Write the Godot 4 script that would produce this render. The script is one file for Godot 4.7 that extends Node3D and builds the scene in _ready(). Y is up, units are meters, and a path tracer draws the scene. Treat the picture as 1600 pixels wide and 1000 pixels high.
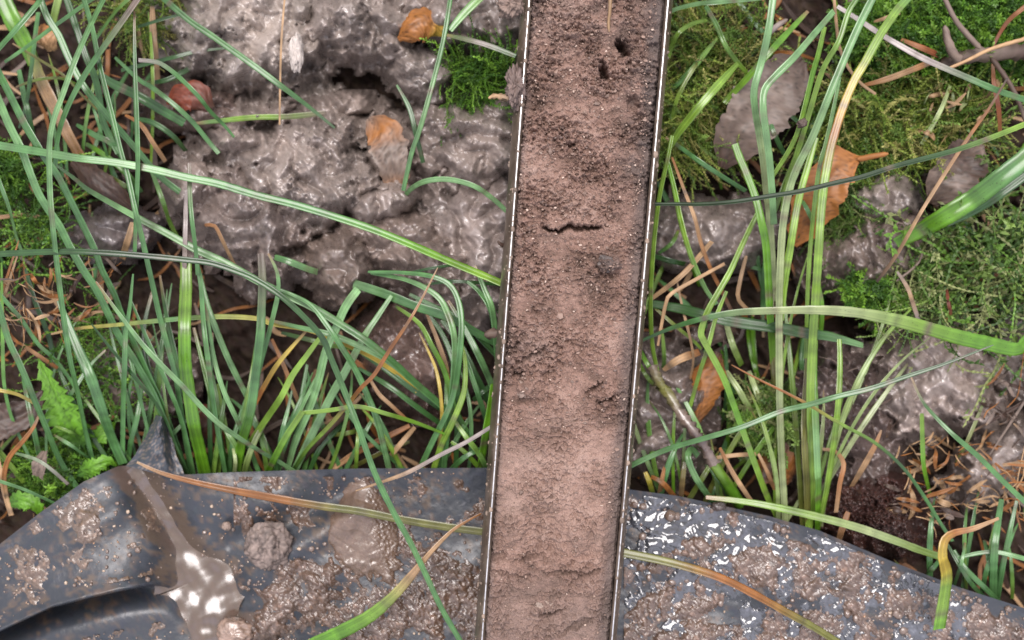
extends Node3D
# A gouge auger full of sandy soil, laid over muddy plastic sheeting and wet woodland grass, seen from above.
# Units are metres; heights in the tables are millimetres above the datum of the sheet.

const EYE := 0.36            # camera height
const FOCAL := 1635.0        # focal length in photograph pixels (1600 wide)
const MM := 0.001

var rng := RandomNumberGenerator.new()
var taken := {}
var mats := {}
var n_low := FastNoiseLite.new()
var n_mid := FastNoiseLite.new()
var n_fine := FastNoiseLite.new()
var n_cell := FastNoiseLite.new()
var n_cell2 := FastNoiseLite.new()
var n_one := FastNoiseLite.new()     # one smooth octave, about 50 pixels
var fp := Vector3.ZERO       # outputs of the field callables
var fc := Color.WHITE
var fk := true

func at(px: float, py: float, h: float) -> Vector3:
	var d := (EYE - h * MM) / FOCAL
	return Vector3((px - 800.0) * d, h * MM, (py - 500.0) * d)

func unpx(v: Vector3) -> Vector2:
	var d := FOCAL / (EYE - v.y)
	return Vector2(v.x * d + 800.0, v.z * d + 500.0)

func make_noise(n: FastNoiseLite, kind: int, freq: float, oct: int, seed_: int) -> void:
	n.noise_type = kind
	n.frequency = freq
	n.seed = seed_
	n.fractal_type = FastNoiseLite.FRACTAL_FBM if oct > 1 else FastNoiseLite.FRACTAL_NONE
	n.fractal_octaves = oct

# ---------- naming and tagging ----------
func numbered(called: String) -> String:
	var k: int = taken.get(called, -1) + 1
	taken[called] = k
	return called if k == 0 else "%s_%03d" % [called, k]

func tag(o: Node, label: String, category: String, group := "") -> Node:
	o.set_meta("label", label)
	o.set_meta("category", category)
	if group != "":
		o.set_meta("group", group)
	return o

func thing(called: String, label: String, category: String, where := Vector3.ZERO, group := "") -> Node3D:
	var o := Node3D.new()
	o.name = numbered(called)
	add_child(o)
	o.position = where
	tag(o, label, category, group)
	return o

func solo(called: String, mesh: Mesh, mat: Material, label: String, category: String, group := "") -> MeshInstance3D:
	var o := MeshInstance3D.new()
	o.name = numbered(called)
	o.mesh = mesh
	o.material_override = mat
	add_child(o)
	tag(o, label, category, group)
	return o

func part(parent: Node3D, called: String, mesh: Mesh, mat: Material) -> MeshInstance3D:
	var o := MeshInstance3D.new()
	var key := "%s/%d" % [called, parent.get_instance_id()]
	var k: int = taken.get(key, -1) + 1
	taken[key] = k
	o.name = called if k == 0 else "%s_%03d" % [called, k]
	o.mesh = mesh
	o.material_override = mat
	parent.add_child(o)
	# meshes are computed in world space: undo the parent's own position
	var g := Vector3.ZERO
	var q: Node = parent
	while q != self and q is Node3D:
		g += (q as Node3D).position
		q = q.get_parent()
	o.position = -g
	return o

func structure(o: Node) -> Node:
	o.set_meta("kind", "structure")
	return o

func stuff(o: Node) -> Node:
	o.set_meta("kind", "stuff")
	return o

# ---------- meshes ----------
func commit(v: PackedVector3Array, nrm: PackedVector3Array, c: PackedColorArray, uv: PackedVector2Array, idx: PackedInt32Array) -> ArrayMesh:
	var a := []
	a.resize(Mesh.ARRAY_MAX)
	a[Mesh.ARRAY_VERTEX] = v
	a[Mesh.ARRAY_NORMAL] = nrm
	a[Mesh.ARRAY_COLOR] = c
	if uv.size() > 0:
		a[Mesh.ARRAY_TEX_UV] = uv
	a[Mesh.ARRAY_INDEX] = idx
	var m := ArrayMesh.new()
	m.add_surface_from_arrays(Mesh.PRIMITIVE_TRIANGLES, a)
	return m

# grid of nx by ny points; fn(i, j) sets fp (position), fc (colour) and fk (kept)
func field(nx: int, ny: int, fn: Callable) -> ArrayMesh:
	var v := PackedVector3Array()
	var c := PackedColorArray()
	var nrm := PackedVector3Array()
	var keep := PackedByteArray()
	v.resize(nx * ny); c.resize(nx * ny); nrm.resize(nx * ny); keep.resize(nx * ny)
	for j in ny:
		for i in nx:
			fk = true
			fn.call(i, j)
			var q := j * nx + i
			v[q] = fp
			c[q] = fc
			keep[q] = 1 if fk else 0
	for j in ny:
		var j0 := maxi(j - 1, 0) * nx
		var j1 := mini(j + 1, ny - 1) * nx
		for i in nx:
			var dx := v[j * nx + mini(i + 1, nx - 1)] - v[j * nx + maxi(i - 1, 0)]
			var dz := v[j1 + i] - v[j0 + i]
			nrm[j * nx + i] = dz.cross(dx).normalized()
	var idx := PackedInt32Array()
	for j in ny - 1:
		for i in nx - 1:
			var p := j * nx + i
			if keep[p] + keep[p + 1] + keep[p + nx] + keep[p + nx + 1] == 0:
				continue
			idx.append(p); idx.append(p + 1); idx.append(p + nx + 1)
			idx.append(p); idx.append(p + nx + 1); idx.append(p + nx)
	return commit(v, nrm, c, PackedVector2Array(), idx)

func smooth_line(ctrl: PackedVector3Array, step: float) -> PackedVector3Array:
	var out := PackedVector3Array()
	var n := ctrl.size()
	for k in n - 1:
		var p0 := ctrl[maxi(k - 1, 0)]
		var p1 := ctrl[k]
		var p2 := ctrl[k + 1]
		var p3 := ctrl[mini(k + 2, n - 1)]
		var m := maxi(2, int(ceil(p1.distance_to(p2) / step)))
		for q in m:
			var t := float(q) / m
			out.append(p1.cubic_interpolate(p2, p0, p3, t))
	out.append(ctrl[n - 1])
	return out

func lerp_list(list: Array, t: float) -> float:
	var x := clampf(t, 0.0, 1.0) * (list.size() - 1)
	var i := mini(int(x), list.size() - 1)
	var j := mini(i + 1, list.size() - 1)
	var u := x - i
	u = u * u * (3.0 - 2.0 * u)
	return lerpf(list[i], list[j], u)

const PAL := {
	"g": Color(0.082, 0.200, 0.062), "l": Color(0.165, 0.310, 0.125), "b": Color(0.170, 0.290, 0.038),
	"v": Color(0.105, 0.255, 0.016), "d": Color(0.030, 0.082, 0.020), "y": Color(0.42, 0.31, 0.045),
	"s": Color(0.40, 0.25, 0.13), "o": Color(0.27, 0.105, 0.025), "k": Color(0.055, 0.030, 0.020),
	"m": Color(0.17, 0.125, 0.10), "p": Color(0.33, 0.28, 0.26), "e": Color(0.14, 0.14, 0.035),
	"n": Color(0.012, 0.032, 0.008), "w": Color(0.30, 0.36, 0.16), "r": Color(0.16, 0.035, 0.015),
}

func pal(key: String, t: float) -> Color:
	var x := clampf(t, 0.0, 1.0) * (key.length() - 1)
	var i := mini(int(x), key.length() - 1)
	var j := mini(i + 1, key.length() - 1)
	return (PAL[key[i]] as Color).lerp(PAL[key[j]] as Color, x - i)

# control points of a blade from photograph pixels and heights, running on past the frame where it is cut
func track(xy: Array, hs: Array) -> PackedVector3Array:
	var pts: Array[Vector2] = []
	for k in range(0, xy.size(), 2):
		pts.append(Vector2(xy[k], xy[k + 1]))
	var cut := func(q: Vector2) -> bool: return q.x < 8 or q.y < 8 or q.x > 1592 or q.y > 992
	if cut.call(pts[0]):
		pts.push_front(pts[0] + (pts[0] - pts[1]).normalized() * 90.0)
	var e := pts.size() - 1
	if cut.call(pts[e]):
		pts.append(pts[e] + (pts[e] - pts[e - 1]).normalized() * 90.0)
	var total := 0.0
	for k in pts.size() - 1:
		total += pts[k].distance_to(pts[k + 1])
	var out := PackedVector3Array()
	var run := 0.0
	for k in pts.size():
		if k > 0:
			run += pts[k].distance_to(pts[k - 1])
		out.append(at(pts[k].x, pts[k].y, lerp_list(hs, run / total)))
	return out

# a leaf blade: closed, keeled cross section swept along a line. ends = width factors at start and end
func blade_mesh(ctrl: PackedVector3Array, width_px: float, color: String, e0 := 0.15, e1 := 0.9, keel := 0.22, rolled := 0.0, widths: Array = []) -> ArrayMesh:
	var width := width_px * 0.95
	var line := smooth_line(ctrl, 0.0022)
	var n := line.size()
	var v := PackedVector3Array()
	var nr := PackedVector3Array()
	var c := PackedColorArray()
	var uv := PackedVector2Array()
	var idx := PackedInt32Array()
	var total := 0.0
	for k in n - 1:
		total += line[k].distance_to(line[k + 1])
	var run := 0.0
	var salt := rng.randf() * 100.0
	var turn := rng.randf_range(-0.35, 0.35) + rolled
	var twist := rng.randf_range(-0.5, 0.5)
	var tone := rng.randf_range(0.86, 1.14)
	var midrib := rng.randf_range(-0.6, 1.0)
	var flank := rng.randf_range(-0.16, 0.16)
	var dry := rng.randf() < 0.45
	var us := [-1.0, -0.62, -0.22, 0.0, 0.22, 0.62, 1.0]
	var prev := Vector3.ZERO
	for k in n:
		if k > 0:
			run += line[k].distance_to(line[k - 1])
		var t := run / total
		var tan := (line[mini(k + 1, n - 1)] - line[maxi(k - 1, 0)]).normalized()
		var side := tan.cross(Vector3.UP)
		if side.length() < 0.25:
			side = prev if prev != Vector3.ZERO else tan.cross(Vector3(0, 0.3, -1))
		side = (side - tan * side.dot(tan)).normalized()
		if prev != Vector3.ZERO and side.dot(prev) < 0:
			side = -side
		prev = side
		var nn := side.cross(tan).normalized()
		var roll := turn + twist * t
		var s2 := side * cos(roll) + nn * sin(roll)
		var n2 := nn * cos(roll) - side * sin(roll)
		var f := 1.0
		if e0 < 1.0 and t < 0.35:
			f *= lerpf(e0, 1.0, pow(t / 0.35, 0.7))
		if e1 < 1.0 and t > 0.7:
			f *= lerpf(1.0, e1, pow((t - 0.7) / 0.3, 1.3))
		var w := width * f
		if widths.size() > 0:
			w = lerp_list(widths, t)
		var depth := (EYE - line[k].y) / FOCAL
		var hw := w * depth * 0.5 * (1.0 + 0.09 * n_mid.get_noise_2d(run * 25000.0, salt))
		var th := minf(0.00028, hw * 0.5)
		var base := pal(color, t) * (tone * (1.0 + 0.5 * n_low.get_noise_2d(run * 9000.0, salt * 7.0)))
		var blot := n_mid.get_noise_2d(run * 30000.0, salt * 13.0)
		if blot > 0.40:
			base = base.lerp(Color(0.13, 0.095, 0.065), minf(0.9, (blot - 0.40) * 3.5))
		if dry and e0 < 0.6 and t < 0.12:
			base = base.lerp(Color(0.26, 0.16, 0.08), 1.0 - t / 0.12)
		for q in 7:
			var u: float = us[q]
			var up := keel * hw * absf(u) * 1.2
			var bulge := th * (1.0 - u * u)
			v.append(line[k] + s2 * (u * hw) + n2 * (up + bulge))
			nr.append((n2 - s2 * (signf(u) * keel * 0.9) + s2 * (u * absf(u) * absf(u) * 0.9)).normalized())
			var sh := 1.0
			if q == 3:
				sh = 1.0 + 0.3 * midrib
			elif q == 1:
				sh = 1.0 + flank
			elif q == 5:
				sh = 1.0 - flank
			c.append(Color(base.r * sh, base.g * sh, base.b * sh))
			uv.append(Vector2(u * 0.5 + 0.5, run * 45.0 + salt))
		for q in 5:
			var u2: float = us[5 - q]
			v.append(line[k] + s2 * (u2 * hw) + n2 * (keel * hw * absf(u2) * 1.2 - th * (1.0 - u2 * u2)))
			nr.append((-n2 + s2 * (signf(u2) * keel * 0.9)).normalized())
			c.append(base)
			uv.append(Vector2(u2 * 0.5 + 0.5, run * 45.0 + salt))
	for k in n - 1:
		for q in 12:
			var a := k * 12 + q
			var b := k * 12 + (q + 1) % 12
			idx.append(a); idx.append(b + 12); idx.append(b)
			idx.append(a); idx.append(a + 12); idx.append(b + 12)
	return commit(v, nr, c, uv, idx)

func join(list: Array) -> ArrayMesh:
	var st := SurfaceTool.new()
	st.begin(Mesh.PRIMITIVE_TRIANGLES)
	for m in list:
		st.append_from(m, 0, Transform3D.IDENTITY)
	return st.commit()

# round, knobbly stem along a line
func stem_mesh(ctrl: PackedVector3Array, r0: float, r1: float, color: String, rough := 0.25, sides := 9, step := 0.0016) -> ArrayMesh:
	var line := smooth_line(ctrl, step)
	var n := line.size()
	var v := PackedVector3Array()
	var nr := PackedVector3Array()
	var c := PackedColorArray()
	var idx := PackedInt32Array()
	var salt := rng.randf() * 300.0
	for k in n:
		var t := float(k) / maxi(n - 1, 1)
		var tan := (line[mini(k + 1, n - 1)] - line[maxi(k - 1, 0)]).normalized()
		var side := tan.cross(Vector3(0.13, 0.99, 0.05)).normalized()
		var nn := side.cross(tan).normalized()
		var r := lerpf(r0, r1, t) * (EYE - line[k].y) / FOCAL
		if k == 0 or k == n - 1:
			r *= 0.35
		var base := pal(color, t)
		for q in sides:
			var a := TAU * q / sides
			var d := side * cos(a) + nn * sin(a)
			var e := 1.0 + rough * n_mid.get_noise_3d(k * 9.0, cos(a) * 14.0 + salt, sin(a) * 14.0)
			v.append(line[k] + d * (r * e))
			nr.append(d)
			var sh := 1.0 + 0.5 * n_mid.get_noise_3d(k * 13.0 + 50.0, cos(a) * 20.0, sin(a) * 20.0 + salt)
			c.append(Color(base.r * sh, base.g * sh, base.b * sh))
	for k in n - 1:
		for q in sides:
			var a := k * sides + q
			var b := k * sides + (q + 1) % sides
			idx.append(a); idx.append(b); idx.append(b + sides)
			idx.append(a); idx.append(b + sides); idx.append(a + sides)
	return commit(v, nr, c, PackedVector2Array(), idx)

# knobbly lump (clod, crumb): a sphere pushed about by noise
func lump_mesh(center: Vector3, r: Vector3, rough: float, color: Color, vary: float, res := 18, freq := 1.0) -> ArrayMesh:
	var v := PackedVector3Array()
	var c := PackedColorArray()
	var idx := PackedInt32Array()
	var salt := rng.randf() * 500.0
	var rows := res
	var cols := res * 2
	for j in rows + 1:
		var th := PI * j / rows
		for i in cols:
			var ph := TAU * i / cols
			var d := Vector3(sin(th) * cos(ph), cos(th), sin(th) * sin(ph))
			var q := d * (22.0 * freq)
			var e := 1.0 + rough * (n_low.get_noise_3d(q.x * 1.6 + salt, q.y * 1.6, q.z * 1.6) + 0.7 * n_mid.get_noise_3d(q.x + salt, q.y, q.z) + 0.45 * n_fine.get_noise_3d(q.x + salt, q.y, q.z))
			v.append(center + d * r * e)
			var sh := 1.0 + vary * (n_mid.get_noise_3d(q.x * 1.7 + salt, q.y * 1.7, q.z * 1.7) + n_fine.get_noise_3d(q.x * 2.0 + salt, q.y * 2.0, q.z * 2.0))
			c.append(Color(color.r * sh, color.g * sh, color.b * sh))
	for j in rows:
		for i in cols:
			var a := j * cols + i
			var b := j * cols + (i + 1) % cols
			idx.append(a); idx.append(b); idx.append(b + cols)
			idx.append(a); idx.append(b + cols); idx.append(a + cols)
	return commit(v, normals_of(v, idx), c, PackedVector2Array(), idx)

func normals_of(v: PackedVector3Array, idx: PackedInt32Array) -> PackedVector3Array:
	var nr := PackedVector3Array()
	nr.resize(v.size())
	for k in range(0, idx.size(), 3):
		var a := v[idx[k]]
		var f := (v[idx[k + 2]] - a).cross(v[idx[k + 1]] - a)
		nr[idx[k]] += f
		nr[idx[k + 1]] += f
		nr[idx[k + 2]] += f
	for k in nr.size():
		nr[k] = nr[k].normalized()
	return nr

# angular crumb: a few flat facets
func chip_mesh(seed_: int) -> ArrayMesh:
	var r := RandomNumberGenerator.new()
	r.seed = seed_
	var st := SurfaceTool.new()
	st.begin(Mesh.PRIMITIVE_TRIANGLES)
	var ring := []
	for k in 6:
		var a := TAU * k / 6.0 + r.randf_range(-0.3, 0.3)
		ring.append(Vector3(cos(a) * r.randf_range(0.7, 1.25), r.randf_range(-0.35, 0.35), sin(a) * r.randf_range(0.7, 1.25)))
	var top := Vector3(r.randf_range(-0.4, 0.4), r.randf_range(0.6, 1.0), r.randf_range(-0.4, 0.4))
	var bot := Vector3(r.randf_range(-0.4, 0.4), -0.8, r.randf_range(-0.4, 0.4))
	for k in 6:
		var p: Vector3 = ring[k]
		var q: Vector3 = ring[(k + 1) % 6]
		for tri in [[top, p, q], [bot, q, p]]:
			var n: Vector3 = (tri[1] - tri[0]).cross(tri[2] - tri[0]).normalized()
			var mid: Vector3 = (tri[0] + tri[1] + tri[2]) / 3.0
			var order := [0, 2, 1]
			if n.dot(mid) < 0.0:
				n = -n
				order = [0, 1, 2]
			for o in order:
				st.set_normal(n)
				st.set_color(Color(1, 1, 1))
				st.add_vertex(tri[o])
	return st.commit()

# a tree leaf: midrib line with half widths in pixels; two skins a leaf's thickness apart
func leaf_mesh(xy: Array, hs: Array, half: Array, color: String, curl: float, veins: float, teeth := 0.0) -> ArrayMesh:
	var line := smooth_line(track(xy, hs), 0.0007)
	var n := line.size()
	var nw := 17
	var v := PackedVector3Array()
	var c := PackedColorArray()
	var idx := PackedInt32Array()
	var salt := rng.randf() * 300.0
	for skin in 2:
		for k in n:
			var t := float(k) / (n - 1)
			var tan := (line[mini(k + 1, n - 1)] - line[maxi(k - 1, 0)]).normalized()
			var side := tan.cross(Vector3.UP).normalized()
			var nn := side.cross(tan).normalized()
			var hw := lerp_list(half, t) * (EYE - line[k].y) / FOCAL
			if teeth > 0.0:
				hw *= 1.0 - teeth * fposmod(t * 11.0, 1.0)
			hw *= 1.0 + 0.22 * n_low.get_noise_2d(t * 260.0, salt) + 0.10 * n_mid.get_noise_2d(t * 200.0, salt)
			var base := pal(color, t)
			for q in nw:
				var u := 2.0 * q / (nw - 1) - 1.0
				var rise := curl * hw * u * u + 0.14 * hw * n_low.get_noise_2d(t * 150.0 + salt, u * 60.0)
				var vein := absf(fposmod((t * 9.0 - absf(u) * 1.6), 1.0) - 0.5) * 2.0
				rise -= veins * 0.00035 * pow(vein, 6.0) + veins * 0.0004 * exp(-u * u * 120.0)
				v.append(line[k] + side * (u * hw) + nn * (rise + (0.00012 if skin == 0 else -0.00012)))
				var sh := 1.0 + 0.35 * n_mid.get_noise_2d(t * 320.0, u * 130.0 + salt) + 0.3 * n_low.get_noise_2d(t * 90.0, u * 50.0 + salt)
				sh *= 1.0 - veins * (0.35 * pow(vein, 8.0) + 0.3 * exp(-u * u * 160.0))
				if n_fine.get_noise_2d(t * 420.0 + salt, u * 170.0) > 0.42:
					sh *= 0.55
				c.append(Color(base.r * sh, base.g * sh, base.b * sh))
		var o := skin * n * nw
		for k in n - 1:
			for q in nw - 1:
				var a := o + k * nw + q
				var b := a + 1
				var d := a + nw
				if skin == 0:
					idx.append(a); idx.append(b); idx.append(d + 1); idx.append(a); idx.append(d + 1); idx.append(d)
				else:
					idx.append(a); idx.append(d + 1); idx.append(b); idx.append(a); idx.append(d); idx.append(d + 1)
	return commit(v, normals_of(v, idx), c, PackedVector2Array(), idx)

# ---------- materials ----------
func noise_image(freq: float, seed_: int, kind: int, oct: int, lo: float, hi: float, size := 512) -> Image:
	var n := FastNoiseLite.new()
	make_noise(n, kind, freq, oct, seed_)
	var im := n.get_seamless_image(size, size)
	im.convert(Image.FORMAT_RGB8)
	for y in size:
		for x in size:
			var g := lerpf(lo, hi, im.get_pixel(x, y).r)
			im.set_pixel(x, y, Color(g, g, g))
	return im

func normal_from(freq: float, seed_: int, kind: int, oct: int, strength: float) -> ImageTexture:
	var im := noise_image(freq, seed_, kind, oct, 0.0, 1.0)
	im.convert(Image.FORMAT_RGBA8)
	im.bump_map_to_normal_map(strength)
	return ImageTexture.create_from_image(im)

func mat(called: String, rough: float, spec := 0.5) -> StandardMaterial3D:
	var m := StandardMaterial3D.new()
	m.resource_name = called
	m.vertex_color_use_as_albedo = true
	m.roughness = rough
	m.metallic_specular = spec
	mats[called] = m
	return m

func triplanar(m: StandardMaterial3D, per_metre: float) -> void:
	m.uv1_triplanar = true
	m.uv1_world_triplanar = true
	m.uv1_scale = Vector3.ONE * per_metre

func make_materials() -> void:
	var bump := normal_from(0.03, 5, FastNoiseLite.TYPE_SIMPLEX, 4, 5.0)
	var rough_map := ImageTexture.create_from_image(noise_image(0.012, 9, FastNoiseLite.TYPE_SIMPLEX, 4, 0.10, 1.25))
	var film_map := ImageTexture.create_from_image(noise_image(0.02, 19, FastNoiseLite.TYPE_SIMPLEX, 5, 0.55, 1.0))
	# blade: parallel veins
	var im := Image.create(64, 256, false, Image.FORMAT_RGB8)
	var r := RandomNumberGenerator.new()
	r.seed = 77
	var vein := []
	for x in 64:
		vein.append(0.80 + 0.20 * r.randf())
	for y in 256:
		for x in 64:
			var g: float = vein[x] * (0.93 + 0.07 * r.randf())
			im.set_pixel(x, y, Color(g, g, g))
	for k in 46:
		var cx := r.randi_range(0, 63)
		var cy := r.randi_range(0, 255)
		for yy in range(cy, mini(256, cy + r.randi_range(1, 5))):
			for xx in range(cx, mini(64, cx + r.randi_range(1, 3))):
				im.set_pixel(xx, yy, Color(0.55, 0.50, 0.42))
	var m := mat("grass", 0.30, 0.55)
	m.albedo_texture = ImageTexture.create_from_image(im)
	m.backlight = Color(0.40, 0.55, 0.16)
	m = mat("straw", 0.55)
	m.albedo_texture = mats.grass.albedo_texture
	m.backlight = Color(0.22, 0.18, 0.12)
	m = mat("moss", 0.55)
	m.backlight = Color(0.35, 0.5, 0.15)
	m = mat("leaf", 0.5)
	m.backlight = Color(0.25, 0.2, 0.1)
	mat("twig", 0.65)
	m = mat("ground", 0.75, 0.25)
	m = mat("mud", 0.60, 1.0)
	m.roughness_texture = rough_map
	m.clearcoat_enabled = true
	m.clearcoat = 0.35
	m.clearcoat_roughness = 0.14
	m.normal_enabled = true
	m.normal_texture = bump
	m.normal_scale = 0.4
	triplanar(m, 45.0)
	m = mat("soil", 0.85, 0.35)
	m.normal_enabled = true
	m.normal_texture = bump
	m.normal_scale = 1.0
	triplanar(m, 90.0)
	m = mat("grain", 0.6, 0.5)
	m = mat("clod", 0.7, 0.5)
	m = mat("sheet", 0.58, 0.55)
	m.roughness_texture = film_map
	m.clearcoat_enabled = true
	m.clearcoat = 0.1
	m.clearcoat_roughness = 0.3
	m.normal_enabled = true
	m.normal_texture = bump
	m.normal_scale = 0.22
	triplanar(m, 22.0)
	m = mat("water", 0.10, 1.0)
	m.clearcoat_enabled = true
	m.clearcoat = 0.8
	m.clearcoat_roughness = 0.06
	m = mat("murky", 0.22, 1.0)
	m.clearcoat_enabled = true
	m.clearcoat = 1.0
	m.clearcoat_roughness = 0.16
	m = mat("steel", 0.5, 0.5)
	m.metallic = 1.0
	m.roughness_texture = film_map
	triplanar(m, 40.0)
	m = mat("dirty_steel", 0.45, 0.6)
	m.metallic = 0.25
	m.roughness_texture = film_map
	triplanar(m, 30.0)

# ---------- ground ----------
# height of the litter bed in mm, in pixel coordinates of the datum
func ground_h(px: float, py: float) -> float:
	var h := -31.0 + 13.0 * n_low.get_noise_2d(px * 0.16 + 40.0, py * 0.16) + 4.0 * n_mid.get_noise_2d(px * 0.5, py * 0.5)
	var moss := clampf((px - 1050.0) / 200.0, 0.0, 1.0) * clampf((480.0 - py) / 200.0, 0.0, 1.0)
	h += 8.0 * moss
	var e := edge_y(px)
	if py > e - 30.0:
		h = lerpf(h, -14.0, clampf((py - e + 30.0) / 60.0, 0.0, 1.0))
	return h

func build_ground() -> void:
	var step := 6.0
	var nx := 400
	var ny := 290
	var fn := func(i: int, j: int) -> void:
		var px := -400.0 + i * step
		var py := -370.0 + j * step
		var h := ground_h(px, py) + 1.6 * n_fine.get_noise_2d(px * 1.2, py * 1.2)
		fp = at(px, py, h)
		if i < 2 or j < 2 or i > nx - 3 or j > ny - 3:
			var k := 1.0 if (i == 1 or j == 1 or i == nx - 2 or j == ny - 2) and not (i == 0 or j == 0 or i == nx - 1 or j == ny - 1) else 22.0
			if k > 2.0:
				fp = Vector3(fp.x * k, -0.03, fp.z * k)
		var t := 0.5 + 0.5 * n_mid.get_noise_2d(px * 0.9, py * 0.9)
		var q := 0.5 + 0.5 * n_low.get_noise_2d(px * 0.4 + 90.0, py * 0.4)
		fc = Color(0.020, 0.014, 0.011).lerp(Color(0.060, 0.040, 0.030), t * q * 1.2)
	var o := MeshInstance3D.new()
	o.name = "ground"
	o.mesh = field(nx, ny, fn)
	o.material_override = mats.ground
	add_child(o)
	structure(o)
	tag(o, "dark wet woodland soil under the grass and moss", "ground")

# ---------- mud ----------
# one heap of wet mud; a = {c: centre px, r: radii px, turn, h: base mm, top: mm, lump: mm, fine: mm, col, seed}
func mud_heap(called: String, label: String, a: Dictionary, category := "mud", material := "mud") -> void:
	var c: Vector2 = a.c
	var r: Vector2 = a.r
	var step: float = a.get("step", 2.2)
	var ext := r * 1.35
	var m := maxf(ext.x, ext.y)
	if absf(a.get("turn", 0.0)) > 0.1:
		ext = Vector2(m, m)
	var nx := int(ext.x * 2.0 / step) + 1
	var ny := int(ext.y * 2.0 / step) + 1
	var s: float = a.get("seed", 1.0) * 61.7
	var ca := cos(a.get("turn", 0.0))
	var sa := sin(a.get("turn", 0.0))
	var col: Color = a.get("col", Color(0.150, 0.116, 0.100))
	var top: float = a.top
	var base: float = a.h
	var lump: float = a.get("lump", 3.0)
	var fine: float = a.get("fine", 0.6)
	var holes: float = a.get("holes", 0.0)
	var fn := func(i: int, j: int) -> void:
		var x := -ext.x + i * step
		var y := -ext.y + j * step
		var u := (x * ca + y * sa) / r.x
		var w := (-x * sa + y * ca) / r.y
		var px := c.x + x
		var py := c.y + y
		var wob := 0.42 * n_low.get_noise_2d(px * 0.45 + s, py * 0.45) + 0.22 * n_mid.get_noise_2d(px * 0.35 + s, py * 0.35)
		var d := sqrt(u * u + w * w) + wob
		var k := 1.0 - d
		var dome := sqrt(clampf(k * 1.7, 0.0, 1.0))
		var warp := 9.0 * n_mid.get_noise_2d(px * 0.25 + s, py * 0.25)
		var l1 := absf(n_one.get_noise_2d(px * 0.62 + s + warp, py * 0.62 - s)) * 2.0 - 0.6
		var l2 := absf(n_one.get_noise_2d(px * 2.1 - s, py * 2.1 + warp)) * 2.0 - 0.6
		var l3 := n_mid.get_noise_2d(px * 0.9 + s, py * 0.9)
		var l4 := n_fine.get_noise_2d(px * 0.8 + s, py * 0.8)
		var wet := smoothstep(-0.25, 0.3, n_one.get_noise_2d(px * 0.5 - s * 2.0, py * 0.5))
		var h := base + top * dome + (lump * (1.5 * l1 + 0.16 * l2 + 1.3 * n_one.get_noise_2d(px * 0.36 + s, py * 0.36)) + fine * (0.8 * l3 + 0.6 * l4) * (0.15 + 0.85 * wet)) * clampf(k * 4.0, 0.0, 1.0)
		h += a.get("grain", 0.0) * (n_cell2.get_noise_2d(px * 0.55, py * 0.55) * 0.5 + l4) * clampf(k * 4.0, 0.0, 1.0)
		if holes > 0.0:
			var g := n_one.get_noise_2d(px * 0.55 + s * 2.0 + warp, py * 0.8 + 70.0)
			h -= holes * 1.6 * smoothstep(0.60, 0.78, g + 0.25 * l3)
		for q in a.get("pits", []):
			var dd := Vector2(px + warp * 1.5 - q[0], py - warp - q[1]).rotated(q[4])
			var kk: float = pow(dd.x / q[2], 2.0) + pow(dd.y / q[3], 2.0) + 0.8 * l3
			h -= q[5] * exp(-maxf(kk, 0.0) * maxf(kk, 0.0) * 0.8)
		if k < 0.0:
			h = base + k * 40.0
		fk = k > -0.35
		fp = at(px, py, h)
		var t := 1.0 + 0.30 * l3 + 0.5 * n_low.get_noise_2d(px * 0.3 + s * 3.0, py * 0.3) + 0.25 * l4
		fc = Color(col.r * t, col.g * t, col.b * t) * 1.35
	solo(called, field(nx, ny, fn), mats[material], label, category)

# ---------- plastic sheet ----------
const EDGE := [-500.0, 1160.0, -150.0, 955.0, 0.0, 850.0, 60.0, 803.0, 130.0, 753.0, 185.0, 728.0, 215.0, 727.0, 280.0, 742.0, 360.0, 738.0, 450.0, 735.0, 560.0, 732.0, 760.0, 731.0, 870.0, 742.0, 985.0, 765.0, 1060.0, 775.0, 1200.0, 806.0, 1280.0, 829.0, 1400.0, 880.0, 1500.0, 918.0, 1600.0, 950.0, 2100.0, 1110.0]
const FOLD := [-500.0, 1210.0, -200.0, 1065.0, 0.0, 985.0, 80.0, 948.0, 150.0, 930.0, 220.0, 915.0, 290.0, 900.0, 400.0, 890.0]
const GULLY := [205.0, 728.0, 228.0, 762.0, 250.0, 800.0, 275.0, 842.0, 300.0, 885.0, 318.0, 910.0, 324.0, 942.0, 335.0, 975.0, 346.0, 1010.0, 360.0, 1100.0]

func along(list: Array, x: float) -> float:
	for k in range(0, list.size() - 2, 2):
		if x <= list[k + 2]:
			var t := clampf((x - list[k]) / (list[k + 2] - list[k]), 0.0, 1.0)
			return lerpf(list[k + 1], list[k + 3], t)
	return list[list.size() - 1]

func edge_y(x: float) -> float:
	return along(EDGE, x)

func gully_d(p: Vector2) -> float:
	var best := 1e9
	for k in range(0, GULLY.size() - 2, 2):
		var q := Geometry2D.get_closest_point_to_segment(p, Vector2(GULLY[k], GULLY[k + 1]), Vector2(GULLY[k + 2], GULLY[k + 3]))
		best = minf(best, p.distance_to(q))
	return best

func crease(p: Vector2, a: Vector2, b: Vector2, w: float) -> float:
	var q := Geometry2D.get_closest_point_to_segment(p, a, b)
	var d := p.distance_to(q) / w
	return exp(-d * d)

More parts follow.
